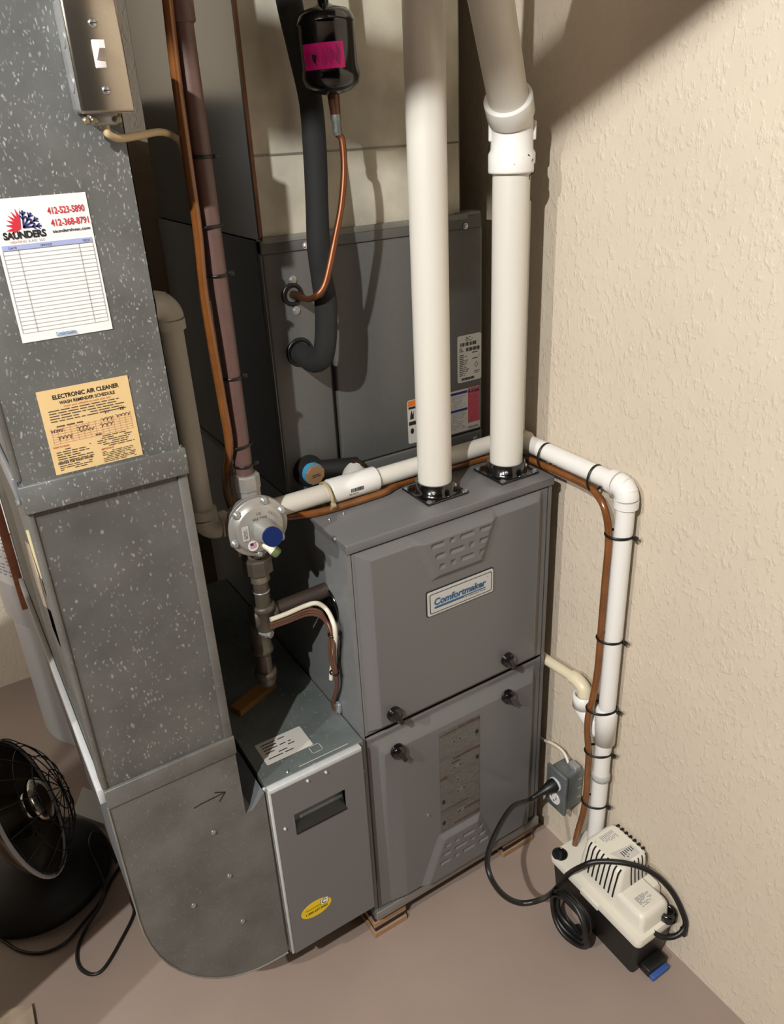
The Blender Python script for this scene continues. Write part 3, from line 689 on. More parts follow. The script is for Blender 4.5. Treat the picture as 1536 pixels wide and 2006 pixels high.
# door with a cut-out for the handle
hx0, hx1, hz0, hz1 = -.154, -.054, .437, .484
mb = MB()
for a, b, c, d in ((AX0+.006, hx0, AZ0, AZ1-.008), (hx1, AX1, AZ0, AZ1-.008), (hx0, hx1, AZ0, hz0), (hx0, hx1, hz1, AZ1-.008)): mb.box(a, b, AY, AY+.010, c, d)
dr = obj('door', mb, 'furnace_grey', ac)
mb = MB().box(hx0, hx1, AY+.022, AY+.024, hz0, hz1); mb.box(hx0-.001, hx0, AY+.001, AY+.024, hz0, hz1); mb.box(hx1, hx1+.001, AY+.001, AY+.024, hz0, hz1); mb.box(hx0, hx1, AY+.001, AY+.024, hz1, hz1+.001)
hd = obj('handle_recess', mb, 'deep_black', dr)
mb = MB().add([(hx0, AY+.018, hz0+.02), (hx1, AY+.018, hz0+.02), (hx1, AY-.002, hz0+.004), (hx0, AY-.002, hz0+.004), (hx0, AY+.012, hz0), (hx1, AY+.012, hz0), (hx1, AY-.002, hz0), (hx0, AY-.002, hz0)], [(0, 1, 2, 3), (3, 2, 6, 7), (4, 5, 6, 7), (0, 3, 7, 4), (1, 2, 6, 5)])
obj('finger_lip', mb, 'deep_black', hd)
obj('top_hem', MB().rbox(AX0+.002, AX1, AY-.0005, AY+.012, AZ1-.010, AZ1, .0015), 'pale_grey', ac)
for k in range(3): obj('side_hem', MB().rbox(AX0+.001-.003*k*.6, AX0+.006-.0012*k, AY+.002+.006*k, AY+.007+.006*k, AZ0-.001, AZ1-.006, .001), 'pale_grey' if k != 1 else 'galv_plain', ac)
for px, py in ((602, 1529), (638, 1512), (558, 1623)): screw(dr, U(px, py, 'y', AY), (0, -1, 0), .002, 'pale_grey', 'rivet', False)
AP = Pl((0, AY, 0), (1, 0, 0), (0, 0, 1))
mb = MB(); ov = ell(-.1355, .2315, .0315, .0195, 36); AP.slab(mb, ov, 0, .0004); so = obj('service_sticker', mb, 'yellow', dr); so['label'] = 'yellow oval service sticker'
text('sticker_lettering', 'Genuine Comfort', AP, -.157, .2345, .0052, 'ink', so, .0007, width=.03); text('sticker_number', '1-800-247-8465', AP, -.1575, .2235, .0075, 'ink', so, .0007, width=.045, bold=.02)
mb = MB(); AP.rect(mb, -.126, -.1105, .2325, .2465, .0003, .0006); lg = obj('sticker_emblem', mb, 'paper', so)
mb = MB(); AP.stroke(mb, [(-.118+.0045*math.cos(a), .2395+.0045*math.sin(a)) for a in [0.6+k*.5 for k in range(11)]], .0017, .0008); AP.stroke(mb, [(-.126, .2325), (-.1105, .2325), (-.1105, .2465), (-.126, .2465), (-.126, .2325)], .0008, .0008); obj('emblem_mark', mb, 'ink', lg)
TP = Pl((0, 0, AZ1-.002), (1, 0, 0), (0, 1, 0))
mb = MB(); TP.slab(mb, rrect(-.170, -.081, .026, .083, .003), 0, .0004); tl = obj('top_label', mb, 'sticker_white', ac); tl['label'] = 'white installation label'
mb = MB(); word_rows(mb, TP, -.162, -.085, .034, .078, 6, .0007, thick=.3, ragged=.5, fill=.8); obj('printed_lines', mb, 'ink', tl)
mb = MB(); q = rrect(-.092, -.072, .006, .024, .003, 3); TP.stroke(mb, q+[q[0]], .0012, .0006); TP.stroke(mb, [(-.125, -.008), (-.06, -.008), (-.03, -.008)], .0015, .0006); obj('embossed_outline', mb, 'pale_grey', ac)
screw(ac, U(563, 1512, 'z', AZ1-.002), (0, 0, 1), .002)
mb = MB().prism([(-.17, .195), (-.082, .235), (-.07, .208), (-.16, .170)], 'z', AZ1-.002, AZ1+.010)
tag(obj('wood_strip', mb, 'wood_strip'), 'short brown wood strip lying on the cabinet behind the gas pipe', 'wood strip')

# ================================================================== VENT PIPES
def flange(par, x, y, rot=0):
    z = ZT; mb = MB().rbox(x-.044, x+.044, y-.043, y+.043, z, z+.0045, .0018); fl = obj('flange_plate', mb, 'gloss_black', par)
    obj('flange_collar', MB().lathe((x, y, z+.004), (0, 0, 1), [(0, .040), (.004, .036), (.0205, .0355), (.0205, .0305), (.004, .0305)], 40), 'gloss_black', fl)
    for sx in (-1, 1):
        for sy in (-1, 1): screw(fl, (x+sx*.038, y+sy*.037, z+.0045), (0, 0, 1), .0042)
    for a in (-2.25, -.7): obj('collar_screw', MB().lathe((x+.0358*math.cos(a), y+.0358*math.sin(a), z+.014), (math.cos(a), math.sin(a), 0), [(-.001, .0042), (.002, .0042), (.003, .002)], 12), 'steel', fl)
    for a in (-1.57,): obj('collar_rib', MB().box(x-.001, x+.001, y-.043, y-.035, z+.004, z+.019), 'gloss_black', fl)
LX, LY = .2255, .072
vl = thing('vent_pipe', 'straight white PVC vent pipe rising from the furnace top', 'pipe', (LX, LY, ZT))
obj('pipe', MB().cyl((LX, LY, ZT+.006), (LX, LY, 2.748), .03015, n=40), 'pvc', vl); flange(vl, LX, LY)
RX, RY = .380, .062
vr = thing('vent_pipe', 'white PVC vent pipe with an elbow fitting, standing nearest the wall', 'pipe', (RX, RY, ZT))
obj('pipe', MB().cyl((RX, RY, ZT+.006), (RX, RY, 1.50), .03015, n=40), 'pvc', vr); flange(vr, RX, RY)
e0 = V((RX, RY, 1.545)); topd = D(962, 0, 1.03); dr_ = (topd-e0).normalized()
mb = MB().lathe((RX, RY, 1.474), (0, 0, 1), [(0, .0315), (0, .0365), (.003, .037), (.028, .037), (.034, .0335), (.062, .0325)], 40)
el = obj('elbow', mb, 'pvc_bright', vr)
m0 = e0-V((0, 0, .012)); mb = MB().tube([m0, e0, e0+dr_*.018], .0328, 40, 6)
mb.lathe(e0+dr_*.012, dr_, [(0, .0325), (.006, .0368), (.034, .0372), (.036, .0368), (.036, .0315)], 40, cap0=False)
obj('elbow_socket', mb, 'pvc_bright', el)
for a in (2.6, -0.75): obj('moulding_nub', MB().rbox(RX+.034*math.cos(a)-.003, RX+.034*math.cos(a)+.003, RY+.034*math.sin(a)-.003, RY+.034*math.sin(a)+.003, 1.520, 1.548, .0025), 'pvc_bright', el)
obj('slanted_pipe', MB().cyl(e0+dr_*.016, e0+dr_*.66, .03015, n=40), 'pvc', vr)
mb = MB()
for dx, dz, r in ((.002, 1.500, .0012), (.004, 1.499, .001), (.011, 1.491, .001), (.013, 1.493, .0012), (-.02, 1.488, .0007)):
    yy = RY-math.sqrt(max(0, .0372**2-dx*dx)); mb.sphere((RX+dx, yy-.0002, dz), r, 8, (1, .3, 1))
obj('ink_speck', mb, 'ink', el)['kind'] = 'stuff'
aq = -1.0; mb = MB().tube([(RX+.0375*math.cos(aq), RY+.0375*math.sin(aq), 1.487), (RX+.0373*math.cos(aq), RY+.0373*math.sin(aq), 1.475), (RX+.0308*math.cos(aq-.06), RY+.0308*math.sin(aq-.06), 1.470), (RX+.0305*math.cos(aq-.1), RY+.0305*math.sin(aq-.1), 1.463)], .0007, 6, 3)
obj('alignment_mark', mb, 'ink', el)

# ================================================================== CONDENSATE DRAIN
R1, YP, ZP = .0167, .13, .983
dn = thing('condensate_drain', 'white PVC drain pipe crossing the furnace top and dropping down the wall', 'pipe', (.457, -.16, .2))
xd = XW-.0305; yv = -.163; zh = .982
def pipe(a, b, m='pvc', nm='pipe', r=R1, par=None): return obj(nm, MB().cyl(a, b, r, n=28), m, par or dn)
def elbow(c, d1, d2, m='pvc_bright', r=R1, L=.033, par=None):
    c = V(c); d1 = V(d1); d2 = V(d2); rr = r*1.27
    P = [c+d1*L*.62]+[c+(d1*(1-math.sin(a))+d2*(1-math.cos(a)))*L*.62 for a in [math.pi/2*k/6 for k in range(1, 6)]]+[c+d2*L*.62]
    mb = MB().tube(P, rr*.97, 28, 4, cap=False); mb.cyl(c+d1*L*.66, c+d1*L*1.08, rr, n=28); mb.cyl(c+d2*L*.66, c+d2*L*1.08, rr, n=28)
    return obj('elbow', mb, m, par or dn)
xr = -.178
pipe((xr, YP, ZP), (.045, YP, ZP)); pipe((.13, YP, ZP), (xd, YP-.0, ZP))
elbow((xr, YP, ZP), (1, 0, 0), (0, 0, 1), 'pvc'); pipe((xr, YP, ZP), (xr-.002, YP, 1.335)); elbow((xr-.002, YP, 1.340), (0, 0, -1), (-1, 0, 0), 'pvc'); pipe((xr-.002, YP, 1.340), (xr-.05, YP, 1.340))
mb = MB().lathe((.043, YP, ZP), (1, 0, 0), [(0, .0172), (0, .0215), (.002, .0222), (.092, .0222), (.094, .0215), (.094, .0172)], 32)
tee = obj('tee', mb, 'pvc_bright', dn)
cb = U(720, 930, 'y', .175); t0 = V((.087, YP, ZP)); bd = V((cb.x-.09, .17-YP, cb.z-ZP)); 
bp0 = V((.087, YP+.0, ZP)); bp1 = U(697, 918, 'y', .185)
obj('tee_branch', MB().cyl(bp0, bp0+(bp1-bp0)*.75, .0205, n=28), 'pvc_bright', dn)
obj('branch_bushing', MB().lathe(bp0+(bp1-bp0)*.7, bp1-bp0, [(0, .0215), (.014, .0215), (.016, .019), (.022, .019)], 8, sm=False), 'copper_dark', dn)
PT = Pl((.087, YP-.0223, ZP), (1, 0, 0), (0, 0, 1)); mb = MB(); barcode(mb, PT, -.012, .014, -.002, .005, .0004); word_rows(mb, PT, -.016, .006, -.0065, -.004, 1, .0003, thick=.4); obj('tee_print', mb, 'ink', tee)
elbow((xd, YP, ZP), (-1, 0, 0), (0, -1, 0), 'pvc_cream'); pipe((xd, YP, ZP), (xd, yv, zh-.0), 'pvc_bright'); elbow((xd, yv, zh), (0, 1, 0), (0, 0, -1))
pipe((xd, yv, zh), (xd, yv, .1185), 'pvc_bright', r=.0162)
mb = MB().lathe((xd, yv, .425), (0, 0, 1), [(0, .0165), (0, .0212), (.078, .0212), (.082, .020), (.084, .0165)], 30); wy = obj('wye_fitting', mb, 'pvc_bright', dn)
b1 = V((xd-.004, -.105, .492)); mb = MB().tube([(xd, yv, .440), (xd-.002, -.135, .453), (xd-.004, -.108, .470), b1], [.019, .0195, .0195, .0195], 26, 5); mb.lathe(b1-V((0, 0, .016)), (0, 0, 1), [(0, .0205), (.0, .0215), (.030, .0215), (.030, .0175), (.006, .0172)], 30, cap1=False)
obj('wye_branch', mb, 'pvc_bright', wy)
obj('clear_ring', MB().lathe((xd, yv, .326), (0, 0, 1), [(0, .0165), (.001, .0185), (.012, .0188), (.016, .017)], 28), 'clear_ring', dn)
# ties on the wall drop
def tie(par, c, ax, ru, rw=None, m='zip_black', head=None, t=.0014, off=None):
    o = obj('zip_tie', MB().ring(c, ax, ru, rw, t=t, off=off, flat=1.6), m, par)
    if head is not None:
        h = V(head); obj('tie_head', MB().rbox(h.x-.004, h.x+.004, h.y-.004, h.y+.004, h.z-.003, h.z+.003, .001), m, o)
for px, py in ((1072, 885), (1170, 928)):
    p = U(px, py, 'x', xd); tie(dn, V((xd-.003, p.y, zh-.0068)), (0, 1, 0), .0205, .0250, off=(V((1, 0, 0)), V((0, 0, 1))))
p = U(655, 975, 'y', YP); tie(dn, V((p.x-.018, YP-.005, ZP-.0038)), (1, 0, 0), .0245, .0246, m='zip_tan', t=.0018, off=(V((0, 1, 0)), V((0, 0, 1))), head=(p.x-.018, YP-.0315, ZP-.010))
# coil drain boss with plug
cf = thing('coil_drain_fitting', 'black drain boss with hexagonal tan plug and blue tape on the coil case', 'fitting', (.05, .19, .98))
c0 = U(602, 920, 'y', YC); dpl = V((0.12, -1, -.1))
obj('boss', MB().lathe(c0+V((0, .004, 0)), (0, -1, 0), [(0, .030), (.012, .028), (.03, .024)], 26), 'matt_black', cf)
obj('boss_bridge', MB().cyl(c0+V((.006, -.017, .004)), bp1+V((.004, .002, .004)), .0165, n=20), 'matt_black', cf)
pe = U(613, 927, 'y', YC-.028); obj('thread_tape', MB().lathe(pe, dpl, [(-.006, .0195), (.004, .0195)], 24), 'blue_tape', cf)
hx = obj('hex_plug', MB().lathe(pe, dpl, [(.003, .0190), (.010, .0190)], 8, sm=False, rot=.4), 'bronze_plug', cf)
HP = Pl(pe+dpl.normalized()*.0102, (1, .12, 0), (0, -.1, 1)); mb = MB(); word_rows(mb, HP, -.008, .009, -.004, .003, 2, .0004, ragged=0); obj('plug_print', mb, 'ink', hx)

# vinyl discharge tube
PV = [U(322, -60, 'y', .066), U(328, 0, 'y', .066), U(345, 150, 'y', .066), U(370, 330, 'y', .066), U(388, 460, 'y', .064), U(397, 560, 'y', .062), U(415, 670, 'y', .06), U(436, 790, 'y', .062), U(449, 872, 'y', .066), U(443, 925, 'y', .098), U(445, 962, 'y', .130), U(455, 995, 'y', .157), V((-.105, .162, ZP-.006)), V((-.065, .150, ZP-.0235))]
PV += [V((-.025, .125, ZP-.0232)), V((.03, .112, ZP-.0232)), V((.135, .112, ZP-.0232)), V((.165, .121, ZP-.0232)), V((.20, .128, ZP-.0232)), V((.30, .128, ZP-.0232)), V((.39, .124, ZP-.0232)), V((.425, .1135, ZP-.0234)), V((xd-.012, .098, zh-.0258)), V((xd-.010, .070, zh-.0250)), V((xd-.008, .0, zh-.0245)), V((xd-.008, -.075, zh-.0250)), V((xd-.012, -.108, zh-.031)), V((xd-.015, -.132, zh-.052)), V((xd-.0155, yv+.0180, zh-.10))]
PV += [V((xd-.0155, yv+.0178, z_)) for z_ in (.80, .70, .60)]+[V((xd-.022, yv+.0178, .535)), V((xd-.0300, yv+.0178, .500)), V((xd-.0310, yv+.0178, .465)), V((xd-.0260, yv+.0185, .425)), V((xd-.0185, yv+.0195, .38)), V((xd-.0180, yv+.0195, .33)), V((xd-.0165, yv+.0195, .28)), V((xd-.0175, yv+.0225, .22)), V((xd-.021, yv+.030, .16)), V((xd-.024, yv+.033, .117))]
def tube_at(z):
    for a_, b_ in zip(PV[28:], PV[29:]):
        if b_.z <= z <= a_.z: return a_.lerp(b_, (a_.z-z)/(a_.z-b_.z))
    return V((xd-.0155, yv+.0178, z))
for px, py in ((1225, 1050), (1203, 1252), (1188, 1385), (1182, 1472), (1168, 1568)):
    z_ = U(px, py, 'x', xd).z; g_ = tube_at(z_)-V((xd, yv, z_)); d_t = g_.length; g_.normalize(); rp = .0162 if py != 1385 else .0180
    tie(dn, V((xd, yv, z_))+g_*((d_t+.0070-rp)/2), (0, 0, 1), (rp+d_t+.0076)/2, rp+.0022, t=.0018, head=V((xd, yv, z_))+V((.30, -.95, 0))*(rp+.0065), off=(g_, V((-g_.y, g_.x, 0))))
tag(obj('discharge_tube', MB().tube(PV, .0066, 12, 5), 'vinyl_tube'), 'amber vinyl tube tied along the gas pipe and the drain pipe', 'tube')
tag(obj('thin_wire', MB().tube([U(411, 590, 'y', .098), U(417, 640, 'y', .099), U(428, 700, 'y', .100), U(449, 870, 'y', .101), U(459, 945, 'y', .104), U(462, 1000, 'y', .108), U(470, 1090, 'y', .108)], .0022, 8), 'cable_white'), 'thin white wire hanging behind the brown gas pipe', 'wire')

# furnace drain stub
fs_ = thing('furnace_drain', 'cream pipe stub with elbow pouring into the white wye fitting', 'pipe', (.45, -.04, .48))
q0 = V((W+.004, .03, .515)); q0 = U(1058, 1284, 'x', xd-.004); q1 = U(1130, 1331, 'x', xd-.004)
obj('pipe', MB().cyl(q0+(q0-q1)*.3, q1, .0108, n=24), 'pvc_cream', fs_)
eb = V((xd-.004, -.105, q1.z-.004)); dq = (q1-q0).normalized()
mb = MB().tube([q1-dq*.012, q1, V((xd-.004, -.100, q1.z-.006)), V((xd-.004, -.106, q1.z-.016)), V((xd-.004, -.106, .486))], .0142, 24, 6); obj('elbow', mb, 'pvc_cream', fs_)

# ================================================================== GAS LINE
GX, GY = -.119, .080
gl = thing('gas_pipe', 'brown painted gas riser with iron fittings and drip leg', 'pipe', (GX, GY, .7))
def zof(py, px=500): return U(px, py, 'y', GY).z
obj('riser', MB().cyl((GX, GY, zof(945, 485)), (GX, GY, 2.748), .0134, n=28), 'brown_paint', gl)
obj('riser_coupling', MB().lathe((GX, GY, zof(45, 355)), (0, 0, 1), [(0, .0145), (.002, .0165), (.035, .0165), (.037, .0145)], 28), 'brown_paint', gl)
obj('thread', MB().lathe((GX, GY, zof(955, 488)), (0, 0, 1), [(0, .0128), (.003, .0134), (.006, .0128), (.009, .0134), (.012, .0128), (.015, .0134)], 28), 'copper_dark', gl)
for px, py, two in ((397, 307, False), (408, 443, True), (420, 539, False), (452, 739, False), (466, 872, True), (480, 909, False)):
    z = U(px, py, 'y', GY).z; tie(gl, V((GX-(.004 if two else 0), GY, z)), (0, 0, 1), .0205 if two else .0148, .0148, m='zip_black', t=.0013, off=(V((1, 0, 0)), V((0, 1, 0))), head=(GX+.018, GY-.004, z) if not two else None)
zu1, zu0 = zof(1090, 503), zof(1150, 510)
rg = thing('gas_regulator', 'round cast aluminium gas regulator with a blue cap', 'regulator', (GX, .03, .95))
YR = .045; rc = U(503, 1030, 'y', YR); rc.x = (rc.x+GX)/2-.002
obj('inlet_hub', MB().lathe((GX, GY, rc.z+.020), (0, 0, 1), [(0, .020), (.028, .020), (.030, .0215), (.052, .0215), (.054, .019)], 8, sm=False, rot=.39), 'cast_alu', rg)
obj('back_bowl', MB().lathe(rc+V((0, .048, 0)), (0, -1, 0), [(0, .02), (.004, .032), (.03, .044), (.044, .0465)], 36), 'cast_alu', rg)
ds = obj('diaphragm_flange', MB().lathe(rc+V((0, .006, 0)), (0, -1, 0), [(0, .0475), (.001, .0485), (.004, .0485), (.005, .047), (.0055, .0485), (.0105, .0485), (.012, .047), (.012, .041), (.0185, .0385), (.020, .036), (.0215, .0)], 48), 'cast_alu', rg)
fy = YR+.006-.0115
for k, a in enumerate((0.42, 1.25, 2.38, 3.5, 4.6, 5.6)):
    p = V((rc.x+.0435*math.cos(a), fy, rc.z+.0435*math.sin(a))); b = obj('bolt', MB().lathe(p, (0, -1, 0), [(-.003, .0066), (.0025, .0066), (.003, .0046), (.0065, .0046), (.007, .0035)], 14), 'zinc', ds)
cap = U(535, 1052, 'y', -.022); base = V((rc.x+.004, YR-.014, rc.z-.002)); ta = (cap-base); L = ta.length
tw = obj('spring_tower', MB().lathe(base, ta, [(-.002, .021), (.006, .0195), (L*.55, .0158), (L-.006, .0148)], 32), 'cast_alu', rg)
obj('cap', MB().lathe(base+ta.normalized()*(L-.007), ta, [(0, .0148), (.007, .0149), (.0085, .0142)], 32), 'blue_cap', tw)
RP = Pl((rc.x, YR-.0155, rc.z), (1, 0, 0), (0, 0, 1))
mb = MB(); RP.slab(mb, rrect(-.030, -.0195, -.012, .012, .001), -.001, .0004); s_ = obj('paper_label', mb, 'sticker_white', ds); mb = MB(); word_rows(mb, Pl(RP.pt(-.025, 0, 0), (0, 0, 1), (-1, 0, 0)), -.008, .008, -.003, .003, 3, .0007, ragged=.2); obj('printed_lines', mb, 'ink', s_)
mb = MB(); RP.slab(mb, ell(-.0155, -.0235, .0083, .0083, 26), -.001, .0006); fl = obj('flag_sticker', mb, 'paper', ds)
mb = MB()
for k in range(5): RP.flat(mb, -.0205, -.0105, -.0265+k*.0020, -.0255+k*.0020, .0009)
obj('flag_stripes', mb, 'ink_red', fl); mb = MB(); RP.flat(mb, -.0205, -.0155, -.0215, -.0175, .0011); obj('flag_canton', mb, 'ink_navy', fl)
text('cast_lettering', '1/2', RP, -.004, .0255, .006, 'ink', ds, .0008); text('cast_lettering', '433 2205', RP, -.012, .0175, .0058, 'ink', ds, .0008, width=.024)
mb = MB()
for k in range(8):
    a = 1.05-k*.13; RP.stroke(mb, [(.0285*math.cos(a), .0285*math.sin(a)), (.032*math.cos(a), .032*math.sin(a))], .0016, .0012)
obj('raised_lettering', mb, 'zinc', ds)
vp = RP.pt(.004, -.027, .002); vd = V((.5, -.6, -.55)); obj('vent_plug', MB().lathe(vp, vd, [(-.004, .0065), (.010, .0065), (.010, .0075), (.016, .0075)], 8, sm=False), 'cable_white', rg); obj('vent_plug_tip', MB().lathe(vp+vd.normalized()*.015, vd, [(0, .0085), (.008, .008), (.010, .005)], 16), 'green_plastic', rg)
# below the regulator
zb = rc.z-.040
obj('hex_nipple', MB().lathe((GX, GY, zb-.03), (0, 0, 1), [(0, .0165), (.018, .0165), (.02, .015), (.032, .015)], 8, sm=False, rot=.2), 'zinc_iron', gl)
obj('union', MB().lathe((GX, GY, zb-.062), (0, 0, 1), [(0, .020), (.004, .025), (.028, .025), (.031, .0235), (.033, .016)], 8, sm=False, rot=.1), 'cast_iron', gl)
obj('union_tail', MB().lathe((GX, GY, zb-.078), (0, 0, 1), [(0, .0145), (.003, .0175), (.010, .0165), (.017, .018)], 24), 'zinc_iron', gl)
zt_ = U(520, 1200, 'y', GY).z
obj('nipple', MB().cyl((GX, GY, zt_+.012), (GX, GY, zb-.07), .0134, n=24), 'cast_iron', gl); obj('nipple_band', MB().ring((GX, GY, zt_+.045), (0, 0, 1), .0136, t=.0012), 'zinc', gl)
mb = MB().lathe((GX, GY, zt_-.028), (0, 0, 1), [(0, .0175), (.003, .0185), (.036, .0175), (.038, .0195), (.046, .0195), (.047, .0165)], 28); mb.lathe((GX-.02, GY+.006, zt_-.006), (1, 0, 0), [(0, .0155), (.0, .019), (.008, .019), (.010, .0175), (.032, .0175), (.034, .0195), (.042, .0195), (.043, .015)], 28)
obj('elbow', mb, 'cast_iron', gl)
dx_ = GX-.006; dy_ = GY+.018
mb = MB().lathe((dx_, dy_, zt_-.085), (0, 0, 1), [(0, .0165), (.001, .0195), (.008, .0195), (.010, .0172), (.055, .0172), (.057, .0195), (.065, .0195), (.066, .015)], 28); obj('tee', mb, 'cast_iron', gl)
obj('drip_leg', MB().cyl((dx_, dy_, zt_-.13), (dx_, dy_, zt_-.08), .0134, n=24), 'cast_iron', gl)
obj('drip_cap', MB().lathe((dx_, dy_, zt_-.158), (0, 0, 1), [(0, .006), (.003, .014), (.012, .0175), (.022, .0175), (.024, .0195), (.031, .0195), (.032, .0145)], 28), 'cast_iron', gl)
obj('branch_pipe', MB().cyl((GX+.02, GY+.006, zt_-.006), (0.002, GY+.004, zt_-.001), .0134, n=24), 'pipe_dark', gl)
obj('test_plug', MB().lathe(U(524, 1240, 'y', GY-.01), (.5, -.8, -.1), [(-.012, .009), (0, .009), (.002, .007), (.009, .007)], 6, sm=False), 'zinc', gl)

# ================================================================== WIRE BUNDLE
wb = thing('wire_bundle', 'brown and white control wires strapped together at the furnace side', 'wires', (-.02, .05, .65))
def XP(px, py, x): return U(px, py, 'x', x)
obj('white_wire', MB().tube([U(530, 1214, 'y', .0550), U(560, 1203, 'y', .0570), U(600, 1186, 'y', .0610), U(622, 1182, 'y', .0610), U(640, 1194, 'y', .0570), XP(652, 1217, -.018), XP(657, 1240, -.018), XP(656, 1275, -.016), XP(650, 1310, -.014), XP(649, 1330, -.014)], .0042, 10), 'cable_white', wb)
for k, (dx, r) in enumerate(((0, .0030), (-5, .0028), (5, .0028))):
    obj('brown_wire', MB().tube([U(528, 1223+k*4, 'y', .0550), U(560, 1212+k*4, 'y', .0570), U(600, 1195+k*5, 'y', .0610), U(625, 1197+k*5, 'y', .0580), U(640+dx*.4, 1217+k*3, 'y', .0540), XP(650+dx, 1245, -.019), XP(651+dx*.8, 1290, -.019), XP(657+dx*.5, 1318, -.016), XP(660+dx*.2, 1345, -.012), XP(653+dx*.3, 1375, -.010), XP(657+dx*.2, 1390, -.008), XP(664, 1388, -.003)], r, 8), 'wire_brown', wb)
for px, py in ((618, 1188), (652, 1244), (655, 1318)):
    tie(wb, XP(px, py, -.019), (0.3, 0, 1) if py > 1200 else (1, 0, 0), .0078, t=.0013)
clp = thing('wire_clamp', 'small zinc strain clamp with two screws on the furnace side', 'clamp', XP(668, 1400, 0))
p = XP(668, 1388, 0); p.z = max(p.z, .5775); mb = MB().rbox(-.008, 0, p.y-.006, p.y+.006, p.z-.014, p.z+.008, .002); obj('clamp_body', mb, 'zinc', clp)
for dz in (.005, -.010): screw(clp, (-.008, p.y, p.z+dz), (-1, 0, 0), .0032)

# ================================================================== REFRIGERANT LINES
YL = .128
h1 = U(588, 690, 'y', YC)
SLN = [V((-.01, .174, 2.74)), V((-.008, .174, 2.2)), U(548, -120, 'y', .174), U(566, 0, 'y', .174), U(588, 100, 'y', .174), U(609, 200, 'y', .170), U(617, 300, 'y', .158), U(621, 400, 'y', .142), U(624, 480, 'y', .13), U(630, 540, 'y', .13), U(638, 590, 'y', YL), U(639, 640, 'y', YL), U(637, 675, 'y', YL), U(631, 700, 'y', .135), U(616, 708, 'y', .155), U(600, 700, 'y', .18), h1+V((0, .01, 0))]
tag(obj('insulated_suction_line', MB().tube(SLN, [.0185, .0185, .0185, .0185, .018, .0175, .0178, .0172, .0178, .0168, .018, .0178, .0178, .018, .0185, .018, .018], 20, 8), 'foam'), 'thick black foam insulated refrigerant line curving into the coil case', 'pipe')
fd = thing('filter_drier', 'black filter drier canister with a magenta label', 'filter drier', U(652, 190, 'y', .115))
fa = U(634, 12, 'y', .115); fb = U(653, 186, 'y', .115); L = (fb-fa).length
obj('shell', MB().lathe(fa, fb-fa, [(-.003, .008), (0, .014), (.004, .030), (.010, .037), (.016, .039), (.020, .0405), (.022, .0385), (L-.034, .0385), (L-.030, .0395), (L-.022, .0405), (L-.012, .037), (L-.004, .026), (L, .010)], 40), 'gloss_black', fd)
d_ = (fb-fa).normalized(); c = fa+d_*(L*.565); 
tocam = (CAM-c); tocam = (tocam-d_*tocam.dot(d_)).normalized(); sd = d_.cross(tocam).normalized()
if sd.dot(RT) < 0: sd = -sd
mb = MB(); vs = []; fs = []; rr = .0390; a0, a1 = -1.05, .55; na = 16; hh = .0165
for k in range(na+1):
    a = a0+(a1-a0)*k/na
    for s_ in (-1, 1): vs.append(c+(tocam*math.cos(a)+sd*math.sin(a))*rr+d_*hh*s_)
for k in range(na): fs.append((2*k, 2*k+1, 2*k+3, 2*k+2))
ml = obj('magenta_label', mb.add(vs, fs, True), 'magenta', fd)
mb = MB(); random.seed(5)
for i in range(26):
    a = a0+.1+(a1-a0-.2)*i/26
    if i in (6, 12): continue
    h0 = random.uniform(-.013, -.004); h1_ = random.uniform(.004, .012); wdt = random.choice((.012, .02))
    mb.add([c+(tocam*math.cos(a+q)+sd*math.sin(a+q))*(rr+.0003)+d_*h for q, h in ((0, h0), (wdt, h0), (wdt, h1_), (0, h1_))], [(0, 1, 2, 3)])
obj('printed_lines', mb, 'ink_pen', ml)
mb = MB(); a = a0+.42; mb.add([c+(tocam*math.cos(a+q)+sd*math.sin(a+q))*(rr+.0005)+d_*h for q, h in ((0, -.004), (.2, -.002), (.14, .006), (.2, .011), (.02, .004))], [(0, 1, 2, 3, 4)]); obj('flow_arrow', mb, 'ink', ml)
obj('inlet_stub', MB().cyl(fa+d_*.002, fa-d_*.55, .0075, n=16), 'gloss_black', fd)
obj('outlet_stub', MB().lathe(fb, d_, [(-.004, .009), (.002, .0085), (.026, .0072)], 18), 'copper_dark', fd); obj('braze_joint', MB().lathe(fb+d_*.024, d_, [(0, .0072), (.006, .0078), (.014, .0062), (.020, .0072), (.028, .0055)], 16), 'braze', fd)
h0 = U(573, 577, 'y', YC)
CL = [fb+d_*.05, U(670, 275, 'y', .113), U(674, 330, 'y', .108), U(669, 400, 'y', .102), U(657, 465, 'y', .098), U(646, 520, 'y', .096), U(636, 558, 'y', .096), U(622, 578, 'y', .100), U(606, 586, 'y', .125), U(592, 583, 'y', .165), h0+V((0, .012, 0))]
cl_ = thing('copper_liquid_line', 'slim bare copper line bending into a grommet on the coil case', 'pipe', h0)
obj('tube', MB().tube(CL, .0049, 14, 8), 'copper', cl_); obj('stub', MB().cyl(U(591, 582, 'y', .172), h0+V((0, .012, 0)), .0068, n=16), 'copper_dark', cl_)

